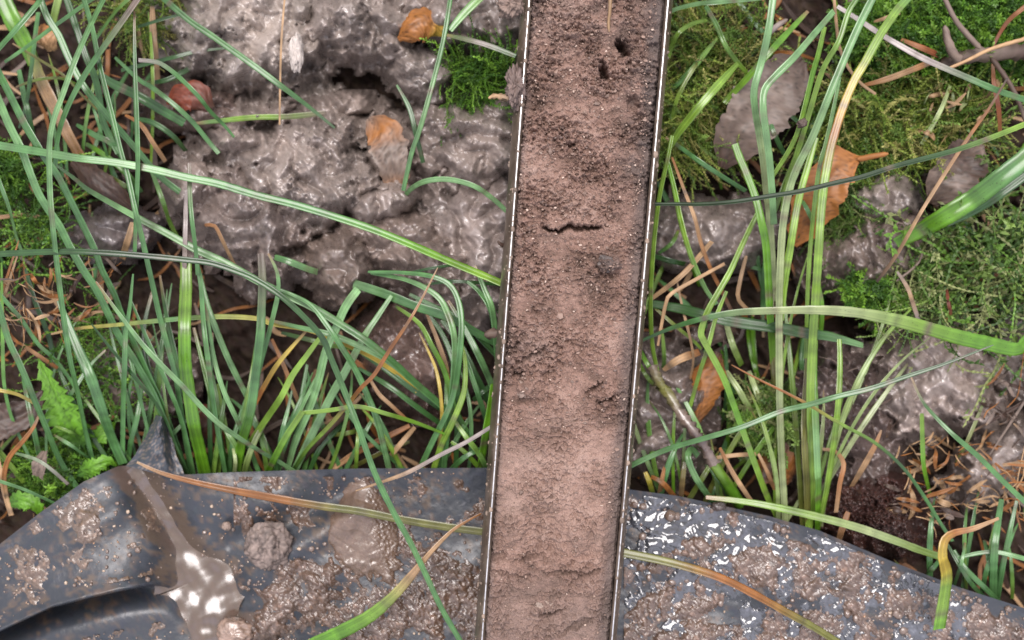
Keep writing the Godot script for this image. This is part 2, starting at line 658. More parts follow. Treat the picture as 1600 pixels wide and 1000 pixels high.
func sheet_h(px: float, py: float) -> float:
	var p := Vector2(px, py)
	var h := 4.0 + 1.6 * n_low.get_noise_2d(px * 0.14, py * 0.14 + 300.0) + 0.22 * n_mid.get_noise_2d(px * 0.3, py * 0.3)
	var crisp := 0.25 + 0.75 * smoothstep(260.0, 420.0, px)
	h += crisp * 0.22 * pow(1.0 - absf(n_one.get_noise_2d(px * 0.8 + py * 0.5, py * 0.9 - px * 0.2 + 900.0)), 9.0) - crisp * 0.25 * pow(1.0 - absf(n_one.get_noise_2d(px * 0.5 - py * 0.7 + 70.0, py * 0.4)), 12.0)
	h += 1.8 * exp(-maxf(py - edge_y(px), 0.0) / 26.0)
	if px < 760.0:
		var g := gully_d(p)
		var wide := 26.0 + 40.0 * smoothstep(845.0, 900.0, py) - 34.0 * smoothstep(930.0, 980.0, py)
		h -= 6.5 * exp(-(g / wide) * (g / wide))
		# the sheet climbs left of the gully and right of it, with soft cross folds
		h += 5.5 * exp(-pow((px - 130.0) / 110.0, 2.0)) * exp(-pow((py - 850.0) / 120.0, 2.0))
		h += 3.6 * crease(p, Vector2(330, 770), Vector2(420, 790), 40.0)
		h += 3.2 * crease(p, Vector2(390, 905), Vector2(560, 800), 22.0)
		h -= 2.6 * crease(p, Vector2(360, 850), Vector2(540, 770), 20.0)
		h += 2.6 * crease(p, Vector2(380, 990), Vector2(520, 900), 26.0)
		h += 2.2 * crease(p, Vector2(0, 900), Vector2(180, 800), 24.0)
		h += 1.3 * crease(p, Vector2(560, 980), Vector2(740, 880), 30.0)
		h += 1.5 * crease(p, Vector2(100, 1000), Vector2(260, 940), 26.0)
	else:
		h += 1.2 * crease(p, Vector2(1010, 850), Vector2(1400, 960), 34.0)
		h -= 1.0 * crease(p, Vector2(1000, 920), Vector2(1250, 1000), 24.0)
	return h

func build_sheet() -> void:
	var nx := 470
	var ny := 128
	var fn := func(i: int, j: int) -> void:
		var px := -330.0 + i * 5.0
		var e := edge_y(px)
		var py := e + (1300.0 - e) * float(j) / (ny - 1)
		var yf := along(FOLD, px)
		var s := py - yf
		var h := sheet_h(px, py)
		var amp := 1.0 - smoothstep(190.0, 300.0, px)
		var o := s
		var lift := 0.0
		if s < 0.0:
			lift = 9.0 * exp(s / 55.0)
		elif s < 22.0:
			var ph := s / 22.0 * PI
			o = 7.0 * sin(ph) - 12.0 * ph / PI
			lift = 9.0 - 20.0 * (1.0 - cos(ph)) * 0.5
		else:
			o = s - 34.0 * exp(-(s - 22.0) / 40.0)
			lift = 0.5 * exp(-(s - 22.0) / 40.0) - 13.0 * exp(-pow((s - 26.0) / 17.0, 2.0))
		py = yf + lerpf(s, o, amp)
		h += lift * amp
		fp = at(px, py, h)
		var dirt := n_mid.get_noise_2d(px * 0.6, py * 0.6 + 500.0) + 0.7 * n_low.get_noise_2d(px * 0.5, py * 0.5 + 900.0) + 0.5 * n_fine.get_noise_2d(px * 1.5, py * 1.5)
		var base := Color(0.029, 0.033, 0.041)
		var t := 1.0 + 0.25 * n_low.get_noise_2d(px * 0.3 + 800.0, py * 0.3)
		base = Color(base.r * t, base.g * t, base.b * t)
		if px < 560.0:
			var silt := gully_d(Vector2(px, py)) / (34.0 if py < 860.0 else 56.0) + 0.5 * n_low.get_noise_2d(px * 0.7, py * 0.7)
			dirt += 1.0 - smoothstep(0.75, 1.0, silt)
		fc = base.lerp(Color(0.10, 0.068, 0.048), clampf((dirt - 0.15) * 1.6, 0.0, 0.8))
	var o := thing("plastic_sheet", "dark grey plastic sheeting smeared with mud along the bottom of the photo", "plastic sheet", at(800, 1000, 0))
	part(o, "sheet", field(nx, ny, fn), mats.sheet)
	# the corner that stands up behind the gully
	var fn2 := func(i: int, j: int) -> void:
		var u := i / 30.0
		var w := j / 30.0
		var left := Vector2(198, 728).lerp(Vector2(243, 648), w)
		var right := Vector2(292, 752).lerp(Vector2(262, 655), w)
		var q := left.lerp(right, u)
		q.x += 7.0 * sin(w * PI) * (0.5 - u) + 3.0 * n_low.get_noise_2d(w * 120.0, 5.0)
		var h := 2.0 + 17.0 * sin(clampf(u * 1.15, 0.0, 1.0) * PI * 0.72 + 0.35) * (0.35 + 0.65 * w) - 7.0 * u * w + 1.6 * n_low.get_noise_2d(u * 120.0, w * 120.0)
		fp = at(q.x, q.y, h)
		var d := clampf((n_mid.get_noise_2d(u * 190.0, w * 190.0) - 0.1) * 2.0, 0.0, 0.8)
		fc = Color(0.045, 0.052, 0.066).lerp(Color(0.24, 0.18, 0.14), d)
	part(o, "folded_corner", field(31, 31, fn2), mats.sheet)

# layer of mud lying on the sheet: spots = [x, y, rx, ry, weight]
func smear(called: String, label: String, box: Rect2, spots: Array, thick: float, col: Color, s: float, material := "mud", cover := 0.0, knob := 1.0) -> void:
	var step := 1.9
	var nx := int(box.size.x / step)
	var ny := int(box.size.y / step)
	var fn := func(i: int, j: int) -> void:
		var px := box.position.x + i * step
		var py := box.position.y + j * step
		var k := cover
		for q in spots:
			var dx: float = (px - q[0]) / q[2]
			var dy: float = (py - q[1]) / q[3]
			k = maxf(k, q[4] * (1.0 - sqrt(dx * dx + dy * dy)) + cover)
		var l := n_low.get_noise_2d(px * 0.6 + s, py * 0.6)
		var m := n_mid.get_noise_2d(px * 0.55, py * 0.55 + s)
		var f := n_fine.get_noise_2d(px * 0.9 + s, py * 0.9)
		var c := n_cell.get_noise_2d(px * 0.8, py * 0.8 + s)
		var t := k + 0.75 * l + 0.26 * m + 0.12 * f - 0.18
		if py < edge_y(px) + 6.0:
			t = minf(t, (py - edge_y(px) - 6.0) * 0.1)
		var sf := py - along(FOLD, px)
		var by_fold := 1.0 - smoothstep(190.0, 300.0, px)
		if sf > -12.0 and sf < 62.0 and px < 300.0:
			t = minf(t, -1.0)
		var y := minf(t, 0.0) * 4.0
		if t > 0.0:
			y = thick * (1.0 - exp(-t * 2.2)) + clampf(t * 5.0, 0.0, 1.0) * thick * knob * (0.5 * m + 0.22 * f + 0.45 * n_one.get_noise_2d(px * 1.1 + s, py * 1.1) + 0.12 * n_cell2.get_noise_2d(px * 0.7 + s, py * 0.7))
		if material == "water" and t > 0.0:
			y = 0.5 * (1.0 - exp(-t * 3.0)) + clampf(t * 5.0, 0.0, 1.0) * (0.6 * absf(n_one.get_noise_2d(px * 1.7, py * 1.7)) + 0.5 * absf(n_one.get_noise_2d(px * 0.8 + 50.0, py * 0.8)) + 0.05 * m)
		fk = t > -0.12
		fp = at(px, py, sheet_h(px, py) + y + 0.02 + (9.0 * exp(sf / 55.0) * by_fold if sf < 0.0 else 0.0))
		var sh := 1.0 + 0.5 * m + 0.45 * f + 0.5 * l
		if n_cell2.get_noise_2d(px * 1.2 + s, py * 1.2) > 0.82:
			sh *= 1.7
		fc = Color(col.r * sh, col.g * sh, col.b * sh)
	solo(called, field(nx, ny, fn), mats[material], label, "mud" if material != "water" else "water")

func build_on_sheet() -> void:
	# murky puddle in the gully
	var st := [205.0, 731.0, 5.0, 216.0, 745.0, 10.0, 228.0, 765.0, 14.0, 250.0, 800.0, 13.0, 275.0, 842.0, 15.0, 298.0, 880.0, 30.0, 312.0, 903.0, 40.0, 322.0, 930.0, 32.0, 333.0, 968.0, 17.0, 346.0, 1010.0, 16.0, 356.0, 1080.0, 20.0]
	var rows := []
	for k in range(0, st.size() - 3, 3):
		for q in 14:
			var t := q / 14.0
			rows.append([lerpf(st[k], st[k + 3], t), lerpf(st[k + 1], st[k + 4], t), lerpf(st[k + 2], st[k + 5], smoothstep(0.0, 1.0, t))])
	var fn := func(i: int, j: int) -> void:
		var a: Array = rows[j]
		var b: Array = rows[mini(j + 1, rows.size() - 1)] if j < rows.size() - 1 else rows[j]
		var c: Array = rows[maxi(j - 1, 0)]
		var dir := Vector2(b[0] - c[0], b[1] - c[1]).normalized()
		var across := Vector2(-dir.y, dir.x)
		var u := 1.0 - 2.0 * i / 40.0
		var half: float = a[2] * 1.9 + 10.0
		var p := Vector2(a[0], a[1]) + across * (u * half)
		var low := 0.0
		for q in 9:
			var near: Array = rows[clampi(j - 16 + q * 4, 0, rows.size() - 1)]
			low += sheet_h(near[0], near[1]) / 9.0
		var swirl := u * half * 0.55 + 6.0 * n_one.get_noise_2d(a[1] * 0.5, 40.0)
		var streak := n_one.get_noise_2d(swirl * 6.0, a[1] * 0.16)
		var h := low + 1.2 + 0.033 * clampf(a[1] - 850.0, 0.0, 110.0)
		h += 0.30 * n_one.get_noise_2d(p.x * 1.0 + p.y * 0.9, p.y * 0.9 - p.x * 0.5) + 0.03 * streak + 0.01 * n_mid.get_noise_2d(swirl * 6.0, a[1] * 0.2)
		fp = at(p.x, p.y, h)
		var t := 1.0 + 0.25 * n_mid.get_noise_2d(swirl * 2.0, a[1] * 0.12)
		fc = Color(0.085 * t, 0.056 * t, 0.041 * t)
	solo("muddy_puddle", field(41, rows.size(), fn), mats.murky, "shining puddle of muddy water in the fold of the plastic sheet", "puddle")

	smear("mud_smear", "gritty brown mud smeared on the sheet left of the auger", Rect2(365, 745, 400, 330),
		[[480, 930, 90, 60, 0.75], [660, 945, 100, 70, 1.0], [705, 900, 60, 60, 0.9], [430, 985, 80, 40, 0.9], [560, 985, 90, 45, 0.9], [470, 800, 40, 30, 0.4], [700, 765, 60, 20, 0.25], [740, 980, 50, 50, 0.9]],
		1.7, Color(0.085, 0.052, 0.036), 11.0)
	smear("mud_smear", "thin spattered mud on the sheet left of the puddle", Rect2(-160, 760, 420, 320),
		[[120, 800, 50, 30, 0.45], [60, 970, 120, 24, 0.5], [20, 860, 40, 24, 0.4], [175, 905, 60, 14, 0.35], [200, 960, 60, 25, 0.35], [-80, 960, 80, 40, 0.5]],
		0.9, Color(0.095, 0.062, 0.043), 37.0)
	smear("mud_smear", "wet brown mud spread over the sheet right of the auger", Rect2(975, 775, 720, 300),
		[[1210, 880, 120, 40, 1.1], [1110, 850, 70, 30, 0.6], [1060, 950, 80, 50, 1.1], [1040, 1000, 90, 40, 1.1], [1330, 920, 110, 40, 0.9], [1430, 945, 90, 40, 0.95], [1280, 985, 120, 40, 0.7], [1560, 985, 90, 35, 1.0], [1030, 890, 50, 20, 0.4], [1140, 990, 60, 30, 0.7], [1330, 870, 50, 24, 0.5]],
		1.5, Color(0.095, 0.059, 0.042), 71.0)
	smear("water_film", "rippled film of water on the sheet right of the auger", Rect2(975, 768, 560, 240),
		[[1040, 820, 90, 50, 0.8], [1130, 830, 130, 50, 0.6], [1250, 865, 120, 40, 0.45], [1400, 915, 120, 40, 0.5], [1100, 930, 90, 40, 0.4]],
		1.0, Color(0.050, 0.052, 0.060), 93.0, "water", 0.16, 1.5)
	# rounded dollop of mud with the shine on it
	var fn3 := func(i: int, j: int) -> void:
		var px := 505.0 + i * 1.7
		var py := 735.0 + j * 1.7
		var cx := 562.0 + (py - 750.0) * 0.09
		var u := (px - cx) / (42.0 + 14.0 * smoothstep(760.0, 860.0, py))
		var w := (py - 832.0) / 82.0
		var l := n_low.get_noise_2d(px * 0.7, py * 0.7 + 40.0)
		var m := n_mid.get_noise_2d(px * 0.5, py * 0.5 + 40.0)
		var d := pow(pow(absf(u), 2.4) + pow(absf(w), 2.4), 0.416) + (0.16 + 0.4 * smoothstep(840.0, 910.0, py)) * l + (0.06 + 0.3 * smoothstep(840.0, 910.0, py)) * m
		var k := 1.0 - d
		var rough := smoothstep(0.1, 0.7, u + 0.3 * l)
		var h := 3.0 * pow(clampf(k * 1.6, 0.0, 1.0), 0.6) + 0.7 * l + rough * (0.5 * m + 0.6 * n_fine.get_noise_2d(px * 0.8, py * 0.8)) * clampf(k * 4.0, 0.0, 1.0)
		if k < 0.0:
			h = k * 20.0
		fk = k > -0.2
		fp = at(px, py, sheet_h(px, py) + h)
		var t := 1.0 + 0.22 * m + 0.25 * n_fine.get_noise_2d(px * 1.1, py * 1.1)
		fc = Color(0.125 * t, 0.078 * t, 0.052 * t)
	solo("mud_dollop", field(82, 122, fn3), mats.mud, "smooth brown dollop of wet mud under the crossing green blade on the sheet", "mud")
	solo("soil_clod", lump_mesh(at(420, 852, 9.0), Vector3(0.0066, 0.0055, 0.0072), 0.36, Color(0.155, 0.118, 0.102), 0.7, 54, 0.5), mats.clod, "rough grey brown soil clod sitting on the sheet beside the puddle", "soil clod")
	solo("soil_clod", lump_mesh(at(368, 988, 6.5), Vector3(0.006, 0.004, 0.005), 0.2, Color(0.24, 0.16, 0.12), 0.4, 26), mats.mud, "wet reddish brown lump at the foot of the puddle", "soil clod")
	solo("soil_clod", lump_mesh(at(1047, 806, 6.8), Vector3(0.0019, 0.0017, 0.0019), 0.15, Color(0.13, 0.085, 0.062), 0.4, 20), mats.mud, "largest round wet crumb on the sheet right of the auger", "soil clod")
	solo("soil_clod", lump_mesh(at(1123, 791, 7.0), Vector3(0.0024, 0.0014, 0.0016), 0.25, Color(0.06, 0.04, 0.034), 0.4, 20), mats.mud, "dark oval crumb near the sheet edge right of the auger", "soil clod")
	solo("soil_clod", lump_mesh(at(354, 822, 7.0), Vector3(0.0016, 0.0015, 0.0016), 0.2, Color(0.22, 0.16, 0.13), 0.4, 18), mats.clod, "small pale round crumb on the sheet above the grey clod", "soil clod")
	# fine grit and crumbs strewn over the sheet
	var lump := lump_mesh(Vector3.ZERO, Vector3.ONE, 0.3, Color(1, 1, 1), 0.3, 6)
	var spots := []
	while spots.size() < 2600:
		var px := rng.randf_range(-150, 1750)
		var e := edge_y(px)
		var py := e + 6.0 + rng.randf() * (1080.0 - e)
		if px > 735 and px < 985:
			continue
		if px < 300 and py > along(FOLD, px) - 4.0 and py < along(FOLD, px) + 62.0:
			continue
		var dens := 0.5 + n_low.get_noise_2d(px * 0.4, py * 0.4 + 77.0) * 1.4 + (0.25 if px > 980 else 0.0)
		if rng.randf() > dens:
			continue
		var r := 0.00022 + 0.0006 * pow(rng.randf(), 5.0)
		if px > 980 and rng.randf() < 0.14:
			r = rng.randf_range(0.0006, 0.0014)
		var c := Color(0.15, 0.10, 0.075)
		var q := rng.randf()
		if q < 0.22 and r < 0.0006:
			c = Color(0.42, 0.31, 0.22)
		elif q < 0.3 and r < 0.0006:
			c = Color(0.36, 0.19, 0.09)
		spots.append([at(px, py, sheet_h(px, py) + r * 250.0 + (9.0 * exp((py - along(FOLD, px)) / 55.0) * (1.0 - smoothstep(190.0, 300.0, px)) if py < along(FOLD, px) else 0.0)), r, c])
	var mm := MultiMesh.new()
	mm.transform_format = MultiMesh.TRANSFORM_3D
	mm.use_colors = true
	mm.mesh = lump
	mm.instance_count = spots.size()
	for k in spots.size():
		var r: float = spots[k][1]
		var b := Basis.from_euler(Vector3(rng.randf() * TAU, rng.randf() * TAU, 0)).scaled(Vector3(r * rng.randf_range(0.8, 1.3), r * 0.8, r * rng.randf_range(0.8, 1.3)))
		mm.set_instance_transform(k, Transform3D(b, spots[k][0]))
		mm.set_instance_color(k, spots[k][2])
	var o := MultiMeshInstance3D.new()
	o.name = "grit"
	o.multimesh = mm
	o.material_override = mats.mud
	add_child(o)
	stuff(o)
	tag(o, "fine grit and soil crumbs strewn over the plastic sheet", "grit")

func build_mud() -> void:
	mud_heap("mud_heap", "matt pale grey clod at the top left end of the mud", {c = Vector2(385, 52), r = Vector2(116, 86), turn = 0.3, h = -9.0, top = 15.0, lump = 3.4, fine = 1.5, holes = 3.0, seed = 1.0, col = Color(0.215, 0.180, 0.158), pits = [[462, 150, 34, 12, 0.3, 10.0]]})
	mud_heap("mud_heap", "grey mud clod beside the whitish chip at the top", {c = Vector2(560, 36), r = Vector2(98, 62), h = -9.0, top = 14.0, lump = 3.6, fine = 1.3, seed = 20.0, col = Color(0.195, 0.160, 0.142), pits = [[545, 66, 26, 7, 0.2, 5.0], [575, 35, 7, 40, 0.4, 5.0]]})
	mud_heap("mud_heap", "wet mud at the top edge beside the auger", {c = Vector2(720, 22), r = Vector2(115, 62), h = -10.0, top = 11.0, lump = 3.4, fine = 0.6, seed = 21.0, col = Color(0.165, 0.132, 0.116)})
	mud_heap("mud_heap", "small mud clod directly under the orange yellow leaf", {c = Vector2(655, 108), r = Vector2(54, 46), h = -9.0, top = 13.0, lump = 2.4, fine = 0.9, seed = 22.0, col = Color(0.165, 0.135, 0.120)})
	mud_heap("mud_heap", "thin wet mud in the dark gap below the top clods", {c = Vector2(500, 172), r = Vector2(90, 24), turn = -0.1, h = -19.0, top = 9.0, lump = 4.0, fine = 1.0, seed = 24.0, col = Color(0.165, 0.132, 0.116)})
	mud_heap("mud_heap", "big lumpy grey mud heap crossed by the long green blade", {c = Vector2(468, 272), r = Vector2(146, 84), turn = 0.15, h = -7.0, top = 18.0, lump = 3.6, fine = 1.5, holes = 2.0, seed = 2.0, col = Color(0.185, 0.150, 0.132), pits = [[575, 228, 30, 10, 0.3, 12.0], [600, 262, 16, 24, 0.0, 10.0]]})
	mud_heap("mud_heap", "wet tongue of mud reaching down from the big heap", {c = Vector2(388, 348), r = Vector2(105, 72), turn = 0.65, h = -8.0, top = 18.0, lump = 3.6, fine = 0.8, seed = 25.0, col = Color(0.155, 0.122, 0.108), pits = [[480, 392, 40, 13, 0.1, 14.0]]})
	mud_heap("mud_heap", "short arm of mud between the big heap and the slope", {c = Vector2(592, 322), r = Vector2(62, 34), turn = -0.25, h = -7.0, top = 17.0, lump = 2.2, fine = 0.9, seed = 26.0, col = Color(0.165, 0.132, 0.116)})
	mud_heap("mud_heap", "rough upper part of the mud slope next to the auger", {c = Vector2(735, 225), r = Vector2(92, 74), h = -10.0, top = 14.0, lump = 3.6, fine = 1.2, seed = 3.0, col = Color(0.165, 0.132, 0.116), pits = [[700, 222, 26, 6, 0.4, 4.0]]})
	mud_heap("mud_heap", "smooth wet mud slope touching the left side of the auger", {c = Vector2(732, 378), r = Vector2(92, 112), h = -10.0, top = 11.0, lump = 3.4, fine = 0.3, seed = 27.0, col = Color(0.180, 0.145, 0.130), pits = [[640, 345, 30, 13, 0.85, 12.0]]})
	mud_heap("mud_heap", "mud around the pinkish leaf between heap and slope", {c = Vector2(612, 245), r = Vector2(40, 62), h = -14.0, top = 13.0, lump = 2.6, fine = 0.9, seed = 28.0, col = Color(0.15, 0.12, 0.105)})
	mud_heap("mud_heap", "brown mud drip hanging below the big grey heap", {c = Vector2(532, 412), r = Vector2(48, 56), h = -6.0, top = 17.0, lump = 2.5, fine = 0.6, seed = 4.0, col = Color(0.125, 0.094, 0.078)})
	mud_heap("mud_heap", "low ridge of brown mud under the long green blade", {c = Vector2(640, 392), r = Vector2(120, 50), turn = 0.35, h = -7.0, top = 15.0, lump = 3.0, fine = 0.9, holes = 3.0, seed = 5.0, col = Color(0.135, 0.103, 0.088)})
	mud_heap("mud_heap", "pale smooth mud patch at the right under the thin crossing stalk", {c = Vector2(1462, 588), r = Vector2(98, 80), turn = 0.2, h = -10.0, top = 13.0, lump = 3.0, fine = 0.4, holes = 4.0, seed = 6.0, col = Color(0.205, 0.165, 0.145)})
	mud_heap("mud_heap", "glossy dark mud against the right side of the auger", {c = Vector2(1030, 645), r = Vector2(72, 100), h = -10.0, top = 12.0, lump = 3.2, fine = 0.6, seed = 7.0, col = Color(0.115, 0.088, 0.076)})
	mud_heap("mud_heap", "muddy ridge at the right edge below the pale mud patch", {c = Vector2(1575, 705), r = Vector2(100, 36), turn = -0.6, h = -9.0, top = 11.0, lump = 2.4, fine = 0.7, seed = 8.0, col = Color(0.155, 0.125, 0.110)})
	mud_heap("mud_heap", "crumbly brown mud mound beside the broad green blade", {c = Vector2(1358, 402), r = Vector2(88, 58), turn = -0.4, h = -10.0, top = 12.0, lump = 4.0, fine = 1.3, seed = 9.0, col = Color(0.125, 0.095, 0.080)})
	mud_heap("mud_heap", "small grey mud lump under the tip of the orange leaf", {c = Vector2(1385, 308), r = Vector2(52, 36), h = -8.0, top = 9.0, lump = 3.0, fine = 1.0, seed = 10.0, col = Color(0.16, 0.13, 0.115)})
	mud_heap("mud_heap", "flat grey mud between the auger and the right grass tuft", {c = Vector2(1112, 365), r = Vector2(95, 48), h = -13.0, top = 8.0, lump = 2.4, fine = 0.9, seed = 11.0, col = Color(0.15, 0.12, 0.105)})
	mud_heap("mud_heap", "dark crumbly soil right of the pale grass stems", {c = Vector2(1322, 660), r = Vector2(72, 105), h = -14.0, top = 9.0, lump = 4.0, fine = 1.6, holes = 4.0, seed = 12.0, col = Color(0.085, 0.062, 0.055)})
	mud_heap("soil_clod", "dark red brown grainy clod above the sheet edge at the right", {c = Vector2(1378, 812), r = Vector2(78, 58), turn = 0.5, h = -10.0, top = 14.0, lump = 3.4, fine = 2.4, seed = 13.0, grain = 2.6, col = Color(0.040, 0.016, 0.012), step = 1.4}, "soil clod")
	mud_heap("mud_heap", "dark wet lump inside the arching blades left of the auger", {c = Vector2(640, 560), r = Vector2(58, 80), turn = -0.4, h = -14.0, top = 16.0, lump = 2.0, fine = 0.3, seed = 14.0, col = Color(0.085, 0.055, 0.045)})
	mud_heap("mud_heap", "small muddy patch showing between the blades at the far left", {c = Vector2(180, 365), r = Vector2(60, 36), h = -13.0, top = 10.0, lump = 2.2, fine = 0.5, seed = 15.0, col = Color(0.11, 0.09, 0.085)})
	mud_heap("mud_heap", "mud clinging round the upright blade beside the big grey heap", {c = Vector2(296, 298), r = Vector2(36, 46), h = -6.0, top = 14.0, lump = 2.6, fine = 0.8, seed = 16.0, col = Color(0.14, 0.11, 0.095)})
	mud_heap("mud_heap", "wet soil patch under the blades at the lower left", {c = Vector2(225, 600), r = Vector2(70, 60), h = -18.0, top = 9.0, lump = 3.0, fine = 0.8, seed = 17.0, col = Color(0.125, 0.095, 0.080)})
	mud_heap("mud_heap", "mud lump at the right frame edge above the stray blade", {c = Vector2(1590, 560), r = Vector2(50, 60), h = -14.0, top = 8.0, lump = 3.0, fine = 1.0, seed = 18.0, col = Color(0.10, 0.08, 0.07)})
	mud_heap("mud_heap", "red brown muddy patch below the mud bank at the upper left", {c = Vector2(300, 168), r = Vector2(70, 40), h = -12.0, top = 11.0, lump = 3.0, fine = 1.0, seed = 19.0, col = Color(0.12, 0.085, 0.072)})

# ---------- auger ----------
var ax_o := Vector3.ZERO     # middle of the rim plane at photo row 500
var ax_t := Vector3.ZERO     # along the tube, towards the top of the photo
var ax_s := Vector3.ZERO     # across, to the right
var ax_n := Vector3.ZERO     # out of the open side
var ax_len := 0.0            # length between the rows 0 and 1000

func auger_frame() -> void:
	var top := at(935.5, 0, 58.6)
	var bot := at(854.5, 1000, 37.8)
	ax_t = (top - bot).normalized()
	ax_len = top.distance_to(bot)
	ax_o = (top + bot) * 0.5
	ax_s = ax_t.cross(Vector3.UP).normalized()
	ax_n = ax_s.cross(ax_t).normalized()

func on_auger(s: float, t: float, n: float) -> Vector3:   # s, n in mm, t in metres from row 500
	return ax_o + ax_s * (s * MM) + ax_t * t + ax_n * (n * MM)

func sweep_profile(prof: PackedVector2Array, t0: float, t1: float, nt: int, col: Callable) -> ArrayMesh:
	var n := prof.size()
	var v := PackedVector3Array()
	var c := PackedColorArray()
	var nr := PackedVector3Array()
	var idx := PackedInt32Array()
	for k in nt + 1:
		var t := lerpf(t0, t1, float(k) / nt)
		for q in n:
			var a := prof[(q + n - 1) % n]
			var b := prof[(q + 1) % n]
			var d := (b - a).normalized()
			v.append(on_auger(prof[q].x, t, prof[q].y))
			nr.append((ax_s * d.y - ax_n * d.x).normalized())
			c.append(col.call(q, t))
	for k in nt:
		for q in n:
			var a := k * n + q
			var b := k * n + (q + 1) % n
			idx.append(a); idx.append(b); idx.append(b + n)
			idx.append(a); idx.append(b + n); idx.append(a + n)
	return commit(v, nr, c, PackedVector2Array(), idx)

func build_auger() -> void:
	auger_frame()
	var root := thing("gouge_auger", "long steel gouge auger with bright rims holding the soil core", "soil auger", at(855, 1000, 5))
	var prof := PackedVector2Array()
	var ro := 22.4
	var ri := 21.2
	var cy := -9.7
	var a0 := asin(-cy / ro) - 0.012
	for k in 49:
		var a := a0 - (PI + 2.0 * a0) * k / 48.0
		prof.append(Vector2(cos(a) * ro, cy + sin(a) * ro))
	var a1 := asin(-cy / ri) - 0.03
	for k in 49:
		var a := -PI - a1 + (PI + 2.0 * a1) * k / 48.0
		prof.append(Vector2(cos(a) * ri, cy + sin(a) * ri))
	var body := func(q: int, t: float) -> Color:
		var d := n_low.get_noise_2d(q * 7.0, t * 3000.0) + 0.7 * n_mid.get_noise_2d(q * 9.0, t * 6000.0)
		return Color(0.075, 0.052, 0.038).lerp(Color(0.19, 0.145, 0.11), clampf(0.35 + d * 0.8, 0.0, 1.0))
	part(root, "gouge_body", sweep_profile(prof, -0.15, 0.17, 220, body), mats.dirty_steel)
	for sg in [-1.0, 1.0]:
		var edge := PackedVector2Array()
		for q in [[-0.21, -0.5], [-0.21, 0.10], [-0.13, 0.17], [0.13, 0.17], [0.21, 0.10], [0.21, -0.5]]:
			edge.append(Vector2(sg * 19.95 - q[0], q[1]))
		var shine := func(q: int, t: float) -> Color:
			var d := n_mid.get_noise_2d(q * 3.0 + sg * 40.0, t * 9000.0) + 0.6 * n_low.get_noise_2d(sg * 90.0, t * 5000.0)
			return Color(0.74, 0.72, 0.71).lerp(Color(0.22, 0.165, 0.125), clampf((d - 0.18) * 3.0, 0.0, 0.95))
		part(root, "rim_edge", sweep_profile(edge, -0.15, 0.17, 500, shine), mats.steel)

# signed features of the core, in photograph pixels
func core_feature(px: float, py: float) -> Vector2:   # x = height in mm, y = darkness of the colour
	var p := Vector2(px, py)
	var h := 0.0
	var dk := 0.0
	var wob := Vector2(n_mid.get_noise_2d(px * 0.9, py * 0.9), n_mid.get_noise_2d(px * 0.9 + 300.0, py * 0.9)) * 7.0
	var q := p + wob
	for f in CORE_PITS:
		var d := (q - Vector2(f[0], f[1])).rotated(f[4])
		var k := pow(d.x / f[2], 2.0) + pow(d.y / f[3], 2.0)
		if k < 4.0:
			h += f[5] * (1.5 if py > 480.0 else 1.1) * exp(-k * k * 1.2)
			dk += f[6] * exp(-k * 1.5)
	# the torn ledge
	if px > 842 and px < 948 and py > 325 and py < 400:
		var line := 353.0 + 9.0 * n_low.get_noise_2d(px * 1.3, 40.0) + 4.0 * n_mid.get_noise_2d(px * 0.55, 90.0) + 2.5 * n_fine.get_noise_2d(px * 0.8, 20.0)
		var gape := 3.2 + 2.6 * n_low.get_noise_2d(px * 1.6, 140.0)
		var ends := smoothstep(842.0, 858.0, px) * (1.0 - smoothstep(930.0, 946.0, px))
		var s := py - line
		h += ends * (1.3 * smoothstep(-22.0, -3.0, s) * (1.0 - smoothstep(-1.0, 1.5, s)) - 5.5 * exp(-pow((s - 3.0) / maxf(gape, 1.2), 2.0)) - 1.0 * exp(-pow((s - 20.0) / 18.0, 2.0)))
	return Vector2(h, dk)

